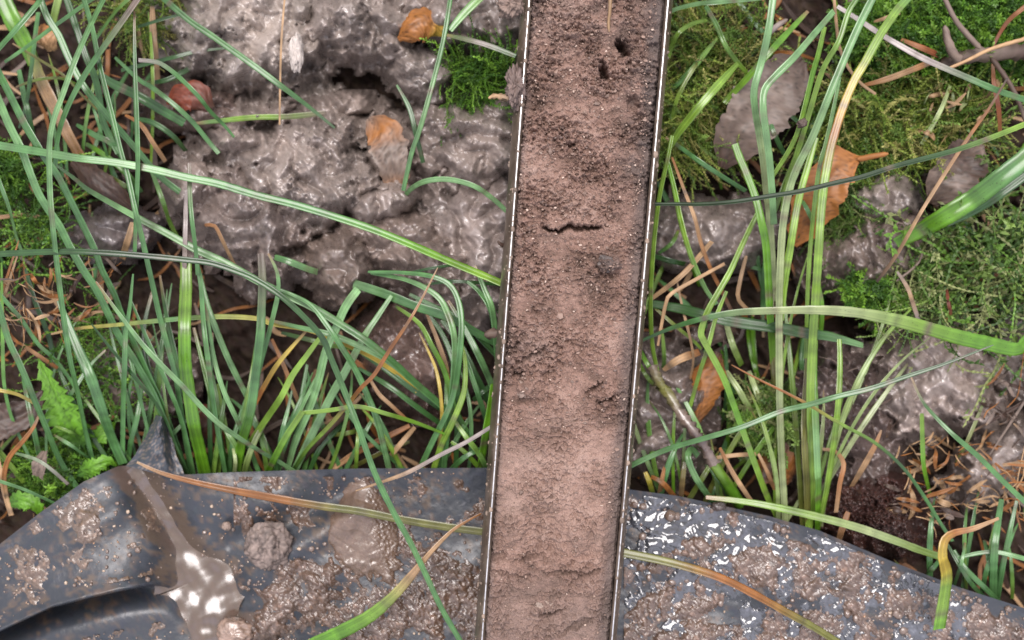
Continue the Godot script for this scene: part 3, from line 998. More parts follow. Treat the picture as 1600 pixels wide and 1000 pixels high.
# x, y, rx, ry, turn, height mm, dark
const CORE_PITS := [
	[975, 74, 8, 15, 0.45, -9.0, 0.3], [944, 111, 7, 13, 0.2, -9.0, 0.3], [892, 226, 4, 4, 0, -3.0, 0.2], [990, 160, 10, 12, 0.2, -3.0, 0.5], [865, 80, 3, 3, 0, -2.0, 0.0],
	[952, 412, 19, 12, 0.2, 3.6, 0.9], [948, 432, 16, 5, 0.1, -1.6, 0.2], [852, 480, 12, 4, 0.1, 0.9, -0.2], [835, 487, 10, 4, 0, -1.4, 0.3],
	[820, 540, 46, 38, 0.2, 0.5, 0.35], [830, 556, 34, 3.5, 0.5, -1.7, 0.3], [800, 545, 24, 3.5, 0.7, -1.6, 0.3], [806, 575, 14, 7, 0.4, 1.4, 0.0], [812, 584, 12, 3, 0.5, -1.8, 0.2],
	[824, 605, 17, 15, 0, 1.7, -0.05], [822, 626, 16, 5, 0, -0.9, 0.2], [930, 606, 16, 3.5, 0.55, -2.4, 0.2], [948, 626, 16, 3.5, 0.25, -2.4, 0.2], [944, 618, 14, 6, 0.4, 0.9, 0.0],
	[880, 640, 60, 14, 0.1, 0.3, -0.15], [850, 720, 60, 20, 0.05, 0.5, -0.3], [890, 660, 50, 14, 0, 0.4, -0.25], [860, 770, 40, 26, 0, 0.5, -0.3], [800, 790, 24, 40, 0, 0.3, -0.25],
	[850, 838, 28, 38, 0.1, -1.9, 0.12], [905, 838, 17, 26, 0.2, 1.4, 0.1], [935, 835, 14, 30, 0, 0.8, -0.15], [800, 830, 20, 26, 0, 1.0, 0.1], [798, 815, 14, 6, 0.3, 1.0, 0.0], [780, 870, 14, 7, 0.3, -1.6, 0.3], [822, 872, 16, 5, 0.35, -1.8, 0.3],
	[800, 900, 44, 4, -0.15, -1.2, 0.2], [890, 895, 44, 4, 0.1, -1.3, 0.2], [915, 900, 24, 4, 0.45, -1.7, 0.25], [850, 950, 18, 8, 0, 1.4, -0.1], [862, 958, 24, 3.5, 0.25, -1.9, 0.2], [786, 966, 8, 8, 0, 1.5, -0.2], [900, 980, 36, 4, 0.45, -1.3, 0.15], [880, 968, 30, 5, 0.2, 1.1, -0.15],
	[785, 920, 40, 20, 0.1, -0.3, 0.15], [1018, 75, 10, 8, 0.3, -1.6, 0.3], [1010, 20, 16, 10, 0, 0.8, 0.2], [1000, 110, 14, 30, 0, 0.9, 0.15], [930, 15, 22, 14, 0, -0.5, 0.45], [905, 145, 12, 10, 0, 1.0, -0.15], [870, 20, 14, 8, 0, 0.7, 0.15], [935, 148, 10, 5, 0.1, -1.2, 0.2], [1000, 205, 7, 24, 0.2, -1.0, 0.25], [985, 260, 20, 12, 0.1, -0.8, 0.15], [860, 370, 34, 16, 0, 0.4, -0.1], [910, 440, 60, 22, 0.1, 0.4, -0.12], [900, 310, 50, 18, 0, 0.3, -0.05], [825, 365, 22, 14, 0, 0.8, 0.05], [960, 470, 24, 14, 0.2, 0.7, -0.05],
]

func build_core() -> void:
	var nx := 190
	var t0 := -0.115
	var t1 := 0.115
	var ny := 1080
	var fn := func(i: int, j: int) -> void:
		var s := -19.3 + 38.6 * i / (nx - 1.0)
		var t := lerpf(t1, t0, j / (ny - 1.0))
		var p := unpx(on_auger(s, t, -1.2))
		var px := p.x
		var py := p.y
		var e := absf(s) / 19.3
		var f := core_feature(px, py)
		var low := n_low.get_noise_2d(px * 0.35, py * 0.5)
		var mid := n_mid.get_noise_2d(px * 0.5, py * 0.7)
		var cell := n_cell.get_noise_2d(px * 0.75, py * 0.95)
		var cell2 := n_cell2.get_noise_2d(px * 1.1 + 40.0, py * 1.4)
		var fine := n_fine.get_noise_2d(px * 1.3, py * 1.7)
		# crumbly at the top, smeared and platy further down
		var zone := n_one.get_noise_2d(px * 0.55 + 70.0, py * 0.55)
		var crumb := clampf(1.0 - (py - 250.0) / 700.0, 0.6, 1.0) * 1.1 * clampf(0.9 + 0.9 * zone + 0.5 * low, 0.3, 1.7)
		if py > 490.0 and py < 600.0 and px < 880.0:
			crumb += 0.5
		var bed := n_mid.get_noise_2d(px * 0.3 + 30.0 * low, py * 0.95 + 60.0 + 45.0 * low) * (0.6 + 0.9 * zone)
		var h := -1.05 + 1.3 * low + f.x + crumb * (1.0 * mid + 0.30 * (cell + 0.5) + 0.75 * cell2 + 0.5 * fine + 0.5 * absf(n_one.get_noise_2d(px * 1.9, py * 2.4)) * 2.0 - 0.4) + 0.95 * bed * clampf((py - 250.0) / 400.0, 0.15, 1.0)
		# smeared hollow along the right wall
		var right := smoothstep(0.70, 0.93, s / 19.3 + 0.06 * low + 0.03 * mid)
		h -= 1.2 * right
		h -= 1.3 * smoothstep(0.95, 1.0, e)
		fp = on_auger(s, t, h)
		var base := Color(0.298, 0.186, 0.147)
		var pale := Color(0.43, 0.305, 0.255)
		var dark := Color(0.125, 0.080, 0.062)
		var grey := Color(0.145, 0.115, 0.105)
		var k := 0.5 + 0.55 * low + 0.35 * mid + 0.3 * n_fine.get_noise_2d(px * 2.3 + 80.0, py * 2.3)
		var c := dark.lerp(base, clampf(k * 1.7, 0.0, 1.0)).lerp(pale, clampf((k - 0.55) * 1.3, 0.0, 1.0))
		if py > 640.0:
			c = c.lerp(pale, 0.22 * clampf((py - 640.0) / 60.0, 0.0, 1.0) * clampf((890.0 - py) / 60.0, 0.0, 1.0))
		if py > 870.0:
			c = c.lerp(Color(0.25, 0.185, 0.16), 0.55 * clampf((py - 870.0) / 90.0, 0.0, 1.0))
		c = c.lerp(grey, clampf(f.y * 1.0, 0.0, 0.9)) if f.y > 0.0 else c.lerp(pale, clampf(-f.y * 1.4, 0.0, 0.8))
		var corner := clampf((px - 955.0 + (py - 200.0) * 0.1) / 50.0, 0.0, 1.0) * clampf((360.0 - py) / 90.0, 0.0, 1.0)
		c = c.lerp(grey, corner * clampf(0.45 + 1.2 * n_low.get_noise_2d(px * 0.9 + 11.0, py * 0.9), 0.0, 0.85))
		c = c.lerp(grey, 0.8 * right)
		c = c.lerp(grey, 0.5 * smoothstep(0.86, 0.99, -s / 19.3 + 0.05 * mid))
		if py < 130.0:
			c = c.lerp(grey, clampf((130.0 - py) / 130.0, 0.0, 1.0) * clampf(0.25 + 1.1 * n_low.get_noise_2d(px * 0.8, py * 0.8 + 33.0), 0.0, 0.5))
		var speck := n_fine.get_noise_2d(px * 3.1, py * 3.1 + 200.0)
		var sh := 0.80 * (1.0 + 0.45 * speck)
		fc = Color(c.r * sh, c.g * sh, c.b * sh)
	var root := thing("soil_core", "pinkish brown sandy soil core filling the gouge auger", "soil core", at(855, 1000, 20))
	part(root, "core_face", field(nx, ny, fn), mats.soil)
	# loose sandy crumbs on the face
	var lump := chip_mesh(4)
	var mm := MultiMesh.new()
	mm.transform_format = MultiMesh.TRANSFORM_3D
	mm.use_colors = true
	mm.mesh = lump
	var list := []
	while list.size() < 9000:
		var s := rng.randf_range(-19.0, 17.5)
		var t := rng.randf_range(t0, t1)
		var p := unpx(on_auger(s, t, -1.2))
		var want := clampf(1.0 - (p.y - 300.0) / 800.0, 0.3, 1.0)
		if rng.randf() > want:
			continue
		var f := core_feature(p.x, p.y)
		if f.x < -1.4:
			continue
		var low := n_low.get_noise_2d(p.x * 0.35, p.y * 0.5)
		var r := 0.00012 + 0.00034 * pow(rng.randf(), 3.0)
		if rng.randf() < 0.012:
			r *= 2.4
		list.append([on_auger(s, t, -0.85 + 1.3 * low + f.x + rng.randf_range(-0.2, 0.25)), r])
	mm.instance_count = list.size()
	for k in list.size():
		var r: float = list[k][1]
		var b := Basis.from_euler(Vector3(rng.randf() * TAU, rng.randf() * TAU, rng.randf() * TAU)).scaled(Vector3(r * rng.randf_range(0.8, 1.5), r * rng.randf_range(0.6, 1.0), r))
		mm.set_instance_transform(k, Transform3D(b, list[k][0]))
		var q := rng.randf()
		var c := Color(0.24, 0.16, 0.125) * rng.randf_range(0.6, 1.25)
		if q < 0.04:
			c = Color(0.50, 0.38, 0.31)
		elif q < 0.22:
			c = Color(0.13, 0.085, 0.07)
		mm.set_instance_color(k, c)
	var g := MultiMeshInstance3D.new()
	g.name = "crumbs"
	g.multimesh = mm
	g.material_override = mats.grain
	root.add_child(g)
	g.position = -root.position
	stuff(g)
	# soil stuck along both rims and down the outer walls
	var rim := MultiMesh.new()
	rim.transform_format = MultiMesh.TRANSFORM_3D
	rim.use_colors = true
	rim.mesh = lump_mesh(Vector3.ZERO, Vector3.ONE, 0.5, Color(1, 1, 1), 0.3, 8, 0.6)
	rim.instance_count = 420
	for k in 420:
		var sg := -1.0 if rng.randf() < 0.6 else 1.0
		var t := rng.randf_range(-0.11, 0.11)
		var clump := n_mid.get_noise_2d(t * 4000.0, sg * 50.0)
		var a := rng.randf_range(-0.1, 0.52)
		var r := 0.00010 + 0.00035 * pow(rng.randf(), 3.0)
		if clump > 0.2:
			r *= 1.7
			a = rng.randf_range(0.3, 0.5)
		var w := Vector2(cos(a) * 22.4, -9.7 + sin(a) * 22.4)
		if a > 0.42:
			w = Vector2(19.95 + rng.randf_range(-0.3, 0.3), 0.1)
		var bb := Basis.from_euler(Vector3(rng.randf() * TAU, rng.randf() * TAU, 0)).scaled(Vector3(r, r * 0.7, r * rng.randf_range(0.8, 1.8)))
		rim.set_instance_transform(k, Transform3D(bb, on_auger(sg * w.x, t, w.y)))
		rim.set_instance_color(k, Color(0.20, 0.145, 0.11) * rng.randf_range(0.5, 1.5))
	var rc := MultiMeshInstance3D.new()
	rc.name = "rim_crumbs"
	rc.multimesh = rim
	rc.material_override = mats.grain
	root.add_child(rc)
	rc.position = -root.position
	stuff(rc)
	# root ends and clods that stick out of the core over the left rim
	solo("root_fibre", stem_mesh(track([954, -12, 953, 15, 951, 35, 952, 50], [60.0, 60.5, 59.5, 57.5]), 4.5, 2.0, "ss", 0.3), mats.straw, "short yellow root end at the top of the soil core", "root")
	solo("soil_clod", lump_mesh(at(953, 411, 49.4), Vector3(0.0034, 0.0021, 0.0021), 0.5, Color(0.105, 0.085, 0.078), 0.6, 34, 0.6), mats.clod, "dark grey crumb lying on the core below the torn ledge", "soil clod")
	solo("soil_clod", lump_mesh(at(823, 604, 44.6), Vector3(0.0030, 0.0020, 0.0028), 0.45, Color(0.23, 0.165, 0.135), 0.5, 34, 0.7), mats.clod, "pale crumb near the left rim in the middle of the core", "soil clod")
	solo("soil_clod", lump_mesh(at(850, 948, 37.4), Vector3(0.0030, 0.0016, 0.0017), 0.4, Color(0.27, 0.205, 0.17), 0.4, 30, 0.6), mats.clod, "flat pale crumb on the core near the bottom edge", "soil clod")
	solo("soil_clod", lump_mesh(at(905, 838, 39.6), Vector3(0.0030, 0.0020, 0.0040), 0.5, Color(0.20, 0.135, 0.108), 0.5, 36, 0.8), mats.clod, "knobbly brown lump on the lower half of the core", "soil clod")
	solo("soil_clod", lump_mesh(at(797, 8, 58.0), Vector3(0.0034, 0.0028, 0.0036), 0.45, Color(0.19, 0.135, 0.11), 0.5, 26, 1.6), mats.clod, "crumbly clod on the left rim at the very top of the auger", "soil clod")
	solo("soil_clod", lump_mesh(at(806, 137, 54.0), Vector3(0.0028, 0.0036, 0.0058), 0.5, Color(0.16, 0.115, 0.10), 0.5, 30, 1.7), mats.clod, "ragged soil clod clinging to the left rim of the auger", "soil clod")
	solo("root_fibre", stem_mesh(track([810, 150, 790, 152, 775, 150, 763, 153], [55.0, 54.5, 54.0, 53.5]), 7.0, 2.5, "ms", 1.4, 9, 0.0007), mats.twig, "crusted root stub poking out over the left rim of the auger", "root")
	solo("root_fibre", stem_mesh(track([792, 522, 772, 521, 757, 524], [36.0, 37.0, 37.0]), 7.5, 6.5, "mk", 0.9, 10, 0.0008), mats.twig, "broken root stub on the auger's left side above the arching blades", "root")
	solo("root_fibre", stem_mesh(track([788, 384, 781, 381, 778, 376], [40.0, 41.0, 41.0]), 4.0, 2.0, "kk", 0.5, 8, 0.0007), mats.twig, "tiny dark root tip on the auger's left wall", "root")

# ---------- grass ----------
# each blade: [colours from tip to root, width px, heights mm, pixels, optional start factor, end factor]
func make_blade(b: Array) -> ArrayMesh:
	return blade_mesh(track(b[3], b[2]), b[1], b[0], b[4] if b.size() > 4 else 0.3, b[5] if b.size() > 5 else 0.9)

func tuft(label: String, root_px: Vector2, blades: Array) -> Node3D:
	var o := thing("grass_tuft", label, "grass", at(root_px.x, root_px.y, -10.0), "grass tufts")
	for b in blades:
		part(o, "blade", make_blade(b), mats.straw if (b[0] as String)[0] in "soypkr" and (b[0] as String)[-1] in "soypkr" else mats.grass)
	return o

# extra blades of a tuft, fanning out from a stretch of its root line
func fan(o: Node3D, x0: float, x1: float, y: float, lean: float, spread: float, count: int, length: float, top: float, cols: String) -> void:
	for k in count:
		var t := rng.randf()
		var p := Vector2(lerpf(x0, x1, t), y + rng.randf_range(-8.0, 8.0))
		var d := Vector2.from_angle(-PI / 2 + lean + (t - 0.5) * spread + rng.randfn(0.0, 0.28))
		var n := 6
		var len := length * rng.randf_range(0.45, 1.1) / n
		var bend := rng.randfn(0.0, 0.10)
		var xy := []
		var hs := []
		var tall := top * rng.randf_range(0.25, 1.0)
		for q in n + 1:
			xy.push_front(p.y); xy.push_front(p.x)
			var u := float(q) / n
			hs.push_front(-9.0 + (tall + 9.0) * sin(u * 2.3) - (4.0 * u * u))
			p += d * len
			d = d.rotated(bend * (0.4 + u))
		var c := cols[rng.randi() % cols.length()]
		part(o, "blade", blade_mesh(track(xy, hs), rng.randf_range(5.0, 10.0), c + cols[rng.randi() % cols.length()], 0.15, 0.9), mats.grass)

func lone(label: String, b: Array, category := "grass blade", called := "grass_stalk") -> void:
	solo(called, make_blade(b), mats.straw if (b[0] as String)[0] in "sopkr" and (b[0] as String)[-1] in "sopkr" else mats.grass, label, category)

func build_tufts() -> void:
	var o := tuft("dense blue green grass tuft filling the upper left corner", Vector2(120, 260), [
		["ggg", 11, [26, 40, 22], [0, 75, 25, 47, 58, 8, 70, -12], 1.0, 1.0],
		["gg", 8, [14, 24, 28], [8, 97, 40, 75, 80, 45, 115, 20, 148, -4], 0.7],
		["lgg", 11, [34, 30, 10], [61, -6, 75, 28, 92, 55, 105, 85, 118, 112, 135, 140, 155, 165, 180, 195, 215, 235, 250, 275, 286, 303], 1.0],
		["gdg", 11, [20, 16, 4], [105, 0, 115, 30, 125, 60, 135, 90, 148, 120, 155, 150, 160, 185, 172, 215, 185, 240], 1.0],
		["mmggg", 12, [44, 42, 36, 24], [215, 0, 180, 50, 155, 85, 135, 115, 115, 150, 98, 190, 90, 225, 87, 262], 0.8],
		["vv", 28, [4, 2, -2], [5, -2, 20, 30, 38, 62, 50, 88, 55, 100], 1.0, 0.8],
		["bsso", 23, [-1, 3, 4, -4], [48, 82, 65, 125, 85, 165, 105, 205, 125, 240, 142, 268], 0.7, 1.0],
		["gl", 9, [12, 20, 4], [0, 285, 15, 325, 28, 375, 38, 400], 1.0],
		["bg", 9, [8, 14, 2], [202, -2, 182, 18, 162, 45, 150, 62], 1.0],
		["dd", 7, [3, 6, 0], [290, 22, 262, 28, 230, 38, 200, 47], 0.5],
		["dd", 7, [5, 6, 0], [357, 75, 310, 80, 270, 90, 230, 100, 190, 110], 0.4],
		["pggg", 8, [20, 26, 12], [217, 94, 245, 97, 265, 108, 285, 125, 310, 150, 330, 175, 350, 195, 366, 214], 0.8, 0.6],
		["gg", 8, [10, 16, 8], [180, 90, 218, 125, 235, 135, 262, 155, 285, 175, 305, 195, 325, 220, 342, 240], 0.6],
		["gdg", 16, [2, 8, 2], [150, 112, 175, 130, 200, 142, 225, 155, 250, 170, 288, 192], 0.5],
		["ee", 5, [8, 12, 6], [20, 68, 60, 92, 100, 118, 130, 150, 162, 180], 0.5],
		["eb", 5, [4, 9, 2], [25, 136, 60, 124, 95, 122, 118, 130], 0.5],
		["dg", 8, [0, 8, -4], [30, 200, 42, 160, 48, 120, 55, 60, 60, 20], 0.5],
		["gd", 9, [-2, 4, -6], [30, 110, 38, 150, 45, 180, 55, 230], 0.8],
		["gg", 10, [0, 6, -6], [120, 195, 150, 212, 175, 225, 200, 262], 0.5],
		["vd", 10, [-4, 0, -8], [135, 225, 160, 240, 195, 268, 220, 300], 0.6],
		["dd", 8, [-2, 2, -8], [225, 130, 260, 125, 300, 105, 325, 88], 0.5],
		["gd", 9, [-2, 4, -6], [210, 185, 240, 192, 270, 212, 290, 235], 0.6],
		["wb", 12, [-6, -2, -8], [92, -5, 84, 30, 76, 60], 1.0],
		["gb", 8, [4, 8, -6], [228, 250, 240, 275, 255, 315, 265, 345, 276, 368], 0.5],
		["eg", 9, [0, 4, -6], [170, 275, 195, 290, 215, 305], 0.7],
	])
	fan(o, -20, 240, 275, -0.2, 0.9, 9, 230, 8, "ggbgbg")
	o = tuft("tall blue green tuft rooted behind the sheet's raised corner", Vector2(280, 745), [
		["glgg", 11, [26, 50, 46, 30, -4], [164, -4, 140, 45, 118, 95, 98, 150, 84, 190, 78, 230, 79, 300, 83, 350, 92, 430, 101, 500, 110, 560, 122, 612, 136, 680, 150, 738], 1.0],
		["gggg", 9, [28, 36, 34, 18, -6], [131, -4, 145, 45, 152, 80, 158, 110, 168, 150, 178, 190, 190, 240, 200, 275, 212, 330, 222, 370, 232, 415, 240, 450, 250, 495, 262, 540, 275, 590, 286, 660, 300, 745], 1.0],
		["dgg", 9, [40, 38, 30], [210, 17, 211, 100, 214, 180, 216, 250, 215, 290, 213, 340, 211, 398], 0.35],
		["ggg", 14, [22, 34, 26, 8, -6], [-4, 108, 10, 135, 25, 165, 40, 195, 55, 220, 70, 245, 90, 272, 105, 300, 120, 330, 135, 360, 150, 392, 160, 420, 180, 460, 195, 500, 215, 545, 235, 590, 258, 640, 280, 700, 296, 748], 1.0],
		["lgg", 14, [16, 26, 20, 8, -6], [-4, 150, 15, 195, 35, 235, 45, 262, 60, 300, 75, 325, 95, 355, 110, 385, 130, 420, 150, 450, 170, 490, 190, 530, 215, 570, 245, 625, 265, 680, 288, 748], 1.0],
		["lll", 11, [30, 34, 26, 0], [150, 440, 175, 475, 190, 495, 225, 540, 255, 572, 288, 605, 320, 640, 350, 667, 400, 700, 430, 717, 470, 742], 0.3],
		["ddg", 9, [16, 22, 14, -4], [143, 506, 170, 540, 200, 575, 225, 605, 245, 630, 262, 660, 280, 705, 298, 748], 0.3],
		["gg", 9, [30, 24, -2], [208, 428, 203, 480, 197, 520, 195, 575, 193, 640, 192, 712], 0.3],
		["gg", 17, [16, 20, -2], [92, 470, 120, 540, 142, 590, 160, 640, 178, 690, 193, 724], 0.4],
		["gg", 12, [24, 20, -4], [-4, 470, 14, 530, 30, 565, 45, 600, 58, 632, 72, 665, 95, 720, 120, 760], 1.0],
		["vg", 7, [12, 10, -4], [4, 500, 5, 560, 7, 600, 15, 640, 28, 675, 50, 722], 0.4],
		["gg", 9, [8, 12, 4], [-4, 455, 18, 480, 35, 500, 60, 537, 85, 560, 107, 588, 118, 606], 1.0],
		["gd", 7, [4, 8, 0], [165, 547, 140, 572, 115, 610, 95, 635, 72, 660], 0.4],
		["gd", 9, [2, 6, -8], [222, 606, 215, 650, 205, 690, 200, 728], 0.6],
		["ge", 6, [6, 12, -6], [238, 500, 250, 560, 258, 620, 268, 680, 290, 748], 0.4],
		["gg", 9, [12, 14, -6], [205, 470, 235, 540, 262, 600, 285, 660, 305, 748], 0.4],
		["dg", 10, [8, 8, -6], [250, 430, 262, 500, 280, 580, 300, 660, 315, 748], 0.4],
		["dd", 9, [0, 4, -8], [240, 450, 225, 520, 238, 600, 270, 690, 290, 748], 0.5],
		["bg", 6, [4, 4, -6], [85, 665, 110, 675, 132, 685], 0.6],
		["lg", 6, [4, 8, -2], [85, 680, 110, 695, 140, 716], 0.5],
		["lp", 6, [2, 10, 2], [20, 707, 55, 717, 80, 733, 106, 756], 0.5],
		["lg", 8, [2, 8, 4], [-4, 750, 40, 765, 88, 787], 1.0],
		["gd", 8, [-2, -2, -6], [85, 560, 120, 640, 150, 690, 178, 735], 0.5],
		["dd", 9, [-4, 0, -8], [40, 420, 55, 470, 78, 530, 85, 580], 0.6],
	])
	fan(o, 20, 320, 752, -0.25, 0.5, 11, 280, 10, "ggglgb")
	o = tuft("grass tuft with a broad bent bright green blade left of centre", Vector2(345, 745), [
		["bvvv", 21, [22, 30, 20, -6], [291, 408, 291, 450, 289, 500, 289, 515, 289, 545, 291, 580, 297, 620, 303, 660, 312, 700, 324, 752], 0.85],
		["mgg", 8, [30, 34, 30], [296, 255, 297, 300, 300, 340, 305, 380, 308, 408, 309, 430], 0.9],
		["ppm", 8, [22, 26, 22], [291, 300, 290, 350, 289, 400, 288, 430], 0.7],
		["ggg", 9, [28, 24, -6], [306, 400, 314, 445, 318, 500, 325, 560, 337, 650, 354, 748], 0.7],
		["glg", 8, [24, 20, -6], [318, 470, 325, 500, 335, 562, 350, 612, 370, 655, 390, 700, 408, 748], 0.4],
		["ll", 10, [16, 18, 4], [308, 410, 322, 470, 333, 503, 357, 562, 385, 618], 0.5],
		["mggvv", 15, [34, 32, 22, -6], [408, 396, 410, 440, 408, 500, 407, 520, 404, 550, 398, 600, 390, 650, 376, 700, 368, 752], 0.8],
		["lgg", 8, [34, 30, 20], [419, 396, 433, 425, 435, 455, 428, 490, 418, 530, 410, 560, 402, 592], 0.4],
		["vd", 9, [4, 8, -6], [303, 512, 315, 560, 330, 620, 345, 690, 358, 748], 0.5],
		["bd", 7, [0, 4, -8], [340, 600, 350, 650, 358, 700, 365, 748], 0.5],
		["gd", 8, [0, 4, -8], [385, 620, 372, 660, 362, 700, 358, 748], 0.5],
		["ww", 7, [2, 4, -6], [364, 700, 368, 720, 366, 748], 0.6],
		["wb", 10, [2, 6, -6], [414, 660, 400, 685, 388, 715, 380, 748], 0.7],
		["gd", 8, [-6, -2, -10], [332, 520, 330, 580, 328, 650, 330, 740], 0.5],
	])
	fan(o, 300, 420, 748, -0.05, 0.5, 6, 240, 8, "ggbvg")
	o = tuft("wide tangled grass tuft behind the middle of the sheet edge", Vector2(500, 740), [
		["dlllgg", 13, [12, 24, 26, 22, 6], [86, 257, 115, 278, 140, 298, 205, 335, 265, 367, 308, 391, 350, 410, 400, 438, 440, 458, 487, 480, 537, 510, 575, 535, 612, 565, 650, 600, 687, 632, 708, 652], 0.3],
		["ggl", 10, [26, 30, 18, -4], [425, 448, 460, 462, 487, 478, 512, 510, 532, 540, 555, 577, 575, 620, 590, 660, 610, 742], 0.4],
		["lll", 15, [24, 20, 8, -4], [560, 452, 540, 480, 525, 515, 510, 548, 497, 600, 483, 640, 462, 690, 448, 742], 0.95, 0.6],
		["ll", 13, [18, 18, 10, -4], [612, 462, 590, 495, 570, 525, 540, 580, 517, 620, 482, 690, 458, 740], 0.5],
		["ygyy", 9, [12, 18, 14, 4], [80, 522, 125, 513, 180, 508, 230, 503, 300, 497, 350, 495, 400, 498, 430, 507, 480, 515, 525, 532, 575, 555, 625, 587, 652, 612], 0.4],
		["gll", 10, [16, 20, 16, 6], [420, 500, 470, 512, 515, 522, 560, 540, 600, 560, 640, 590, 680, 625], 0.4],
		["soobd", 7, [34, 36, 30, 14, -4], [684, 418, 660, 465, 640, 500, 610, 545, 585, 585, 566, 604, 545, 630, 515, 665, 480, 702, 455, 740], 0.2],
		["yyoo", 8, [12, 14, 2], [478, 518, 437, 565, 415, 600, 400, 628, 385, 650], 0.5],
		["bbb", 11, [22, 18, 0], [502, 525, 480, 555, 457, 587, 440, 620, 420, 650, 392, 690], 0.6],
		["bvv", 11, [20, 18, -4], [473, 643, 460, 662, 447, 682, 432, 710, 415, 745], 0.9],
		["bbv", 8, [18, 22, 8], [472, 645, 495, 643, 520, 640, 560, 635, 600, 645, 650, 660, 700, 680], 0.9, 0.5],
		["gg", 8, [8, 10, -4], [456, 610, 450, 640, 440, 680, 430, 745], 0.4],
		["lg", 9, [10, 10, -4], [510, 560, 495, 590, 470, 640, 445, 700, 436, 745], 0.4],
		["bb", 7, [6, 8, -4], [559, 672, 558, 700, 556, 742], 0.5],
		["gd", 9, [2, 6, 0], [555, 545, 600, 575, 640, 605, 690, 640], 0.5],
		["gd", 9, [-2, 4, -4], [560, 575, 610, 605, 650, 635, 685, 660], 0.5],
		["eb", 8, [-4, 0, -6], [520, 680, 545, 676, 562, 672], 0.6],
		["dd", 9, [-4, 0, -8], [480, 745, 500, 700, 530, 668, 555, 640], 0.6],
		["gd", 8, [-2, 2, -8], [480, 570, 468, 640, 460, 690, 450, 742], 0.6],
		["ee", 8, [-6, -4, -10], [640, 690, 600, 705, 560, 725, 520, 745], 0.6],
		["gl", 11, [10, 14, 6], [430, 402, 450, 408, 480, 420, 495, 425], 0.8],
		["db", 8, [2, 6, -2], [440, 520, 480, 530, 520, 540, 560, 545], 0.6],
	])
	fan(o, 410, 620, 744, 0.25, 0.8, 9, 200, 6, "gbggbe")
	o = tuft("arching grass tuft against the left side of the auger", Vector2(700, 740), [
		["ggggg", 10, [18, 28, 30, 14, -4], [575, 425, 625, 426, 670, 431, 700, 443, 715, 467, 721, 505, 718, 555, 710, 610, 697, 648, 675, 692, 652, 742], 0.4],
		["glgg", 11, [16, 24, 24, 10, -4], [580, 427, 637, 438, 682, 462, 700, 492, 710, 530, 709, 580, 703, 640, 697, 690, 692, 745], 0.4],
		["lggg", 16, [12, 18, 18, 10], [553, 443, 600, 458, 650, 478, 700, 495, 750, 522, 785, 540], 0.9],
		["gl", 11, [16, 18, 2], [700, 470, 725, 512, 750, 560, 772, 610, 785, 640], 0.5],
		["lg", 10, [22, 22, 10], [742, 415, 758, 455, 768, 480, 773, 515, 776, 560], 0.4],
		["gg", 10, [18, 20, 6], [730, 440, 748, 455, 765, 480, 772, 510, 774, 540], 0.5],
		["bb", 10, [14, 14, -4], [722, 540, 727, 565, 725, 612, 707, 660, 690, 695, 675, 742], 0.5],
		["gg", 9, [12, 12, -2], [722, 545, 730, 565, 745, 610, 760, 655], 0.5],
		["vv", 14, [16, 10, -4], [770, 600, 765, 640, 757, 685, 748, 742], 0.6],
		["bvg", 9, [12, 16, 6, -4], [618, 478, 655, 505, 675, 540, 695, 580, 712, 640, 740, 690], 0.6],
		["yye", 6, [10, 10, -4], [655, 520, 670, 550, 682, 580, 689, 620, 690, 665, 680, 735], 0.4],
		["ssy", 8, [6, 8, -2], [667, 490, 683, 530, 698, 575, 702, 620], 0.6],
		["dd", 6, [14, 18, 14], [655, 447, 690, 441, 720, 440, 785, 445], 0.4],
		["dd", 5, [14, 18, 14], [630, 428, 670, 420, 700, 415, 730, 414], 0.3],
		["gd", 11, [4, 6, -4], [690, 500, 720, 540, 745, 590, 775, 650], 0.6],
		["bg", 9, [6, 8, -6], [712, 660, 730, 685, 752, 715, 765, 745], 0.7],
		["bv", 8, [4, 4, -6], [705, 690, 725, 705, 748, 730, 760, 748], 0.7],
		["dg", 9, [0, 4, -6], [740, 625, 755, 612, 785, 590], 0.8],
		["gd", 9, [2, 4, -6], [755, 700, 725, 715, 695, 745], 0.7],
		["gd", 9, [-2, 2, -8], [650, 470, 690, 520, 712, 580, 715, 640, 712, 742], 0.6],
		["gd", 9, [4, 8, 4], [640, 460, 680, 480, 720, 500, 780, 560], 0.6],
	])
	fan(o, 620, 765, 744, 0.0, 0.5, 7, 200, 6, "gggbl")
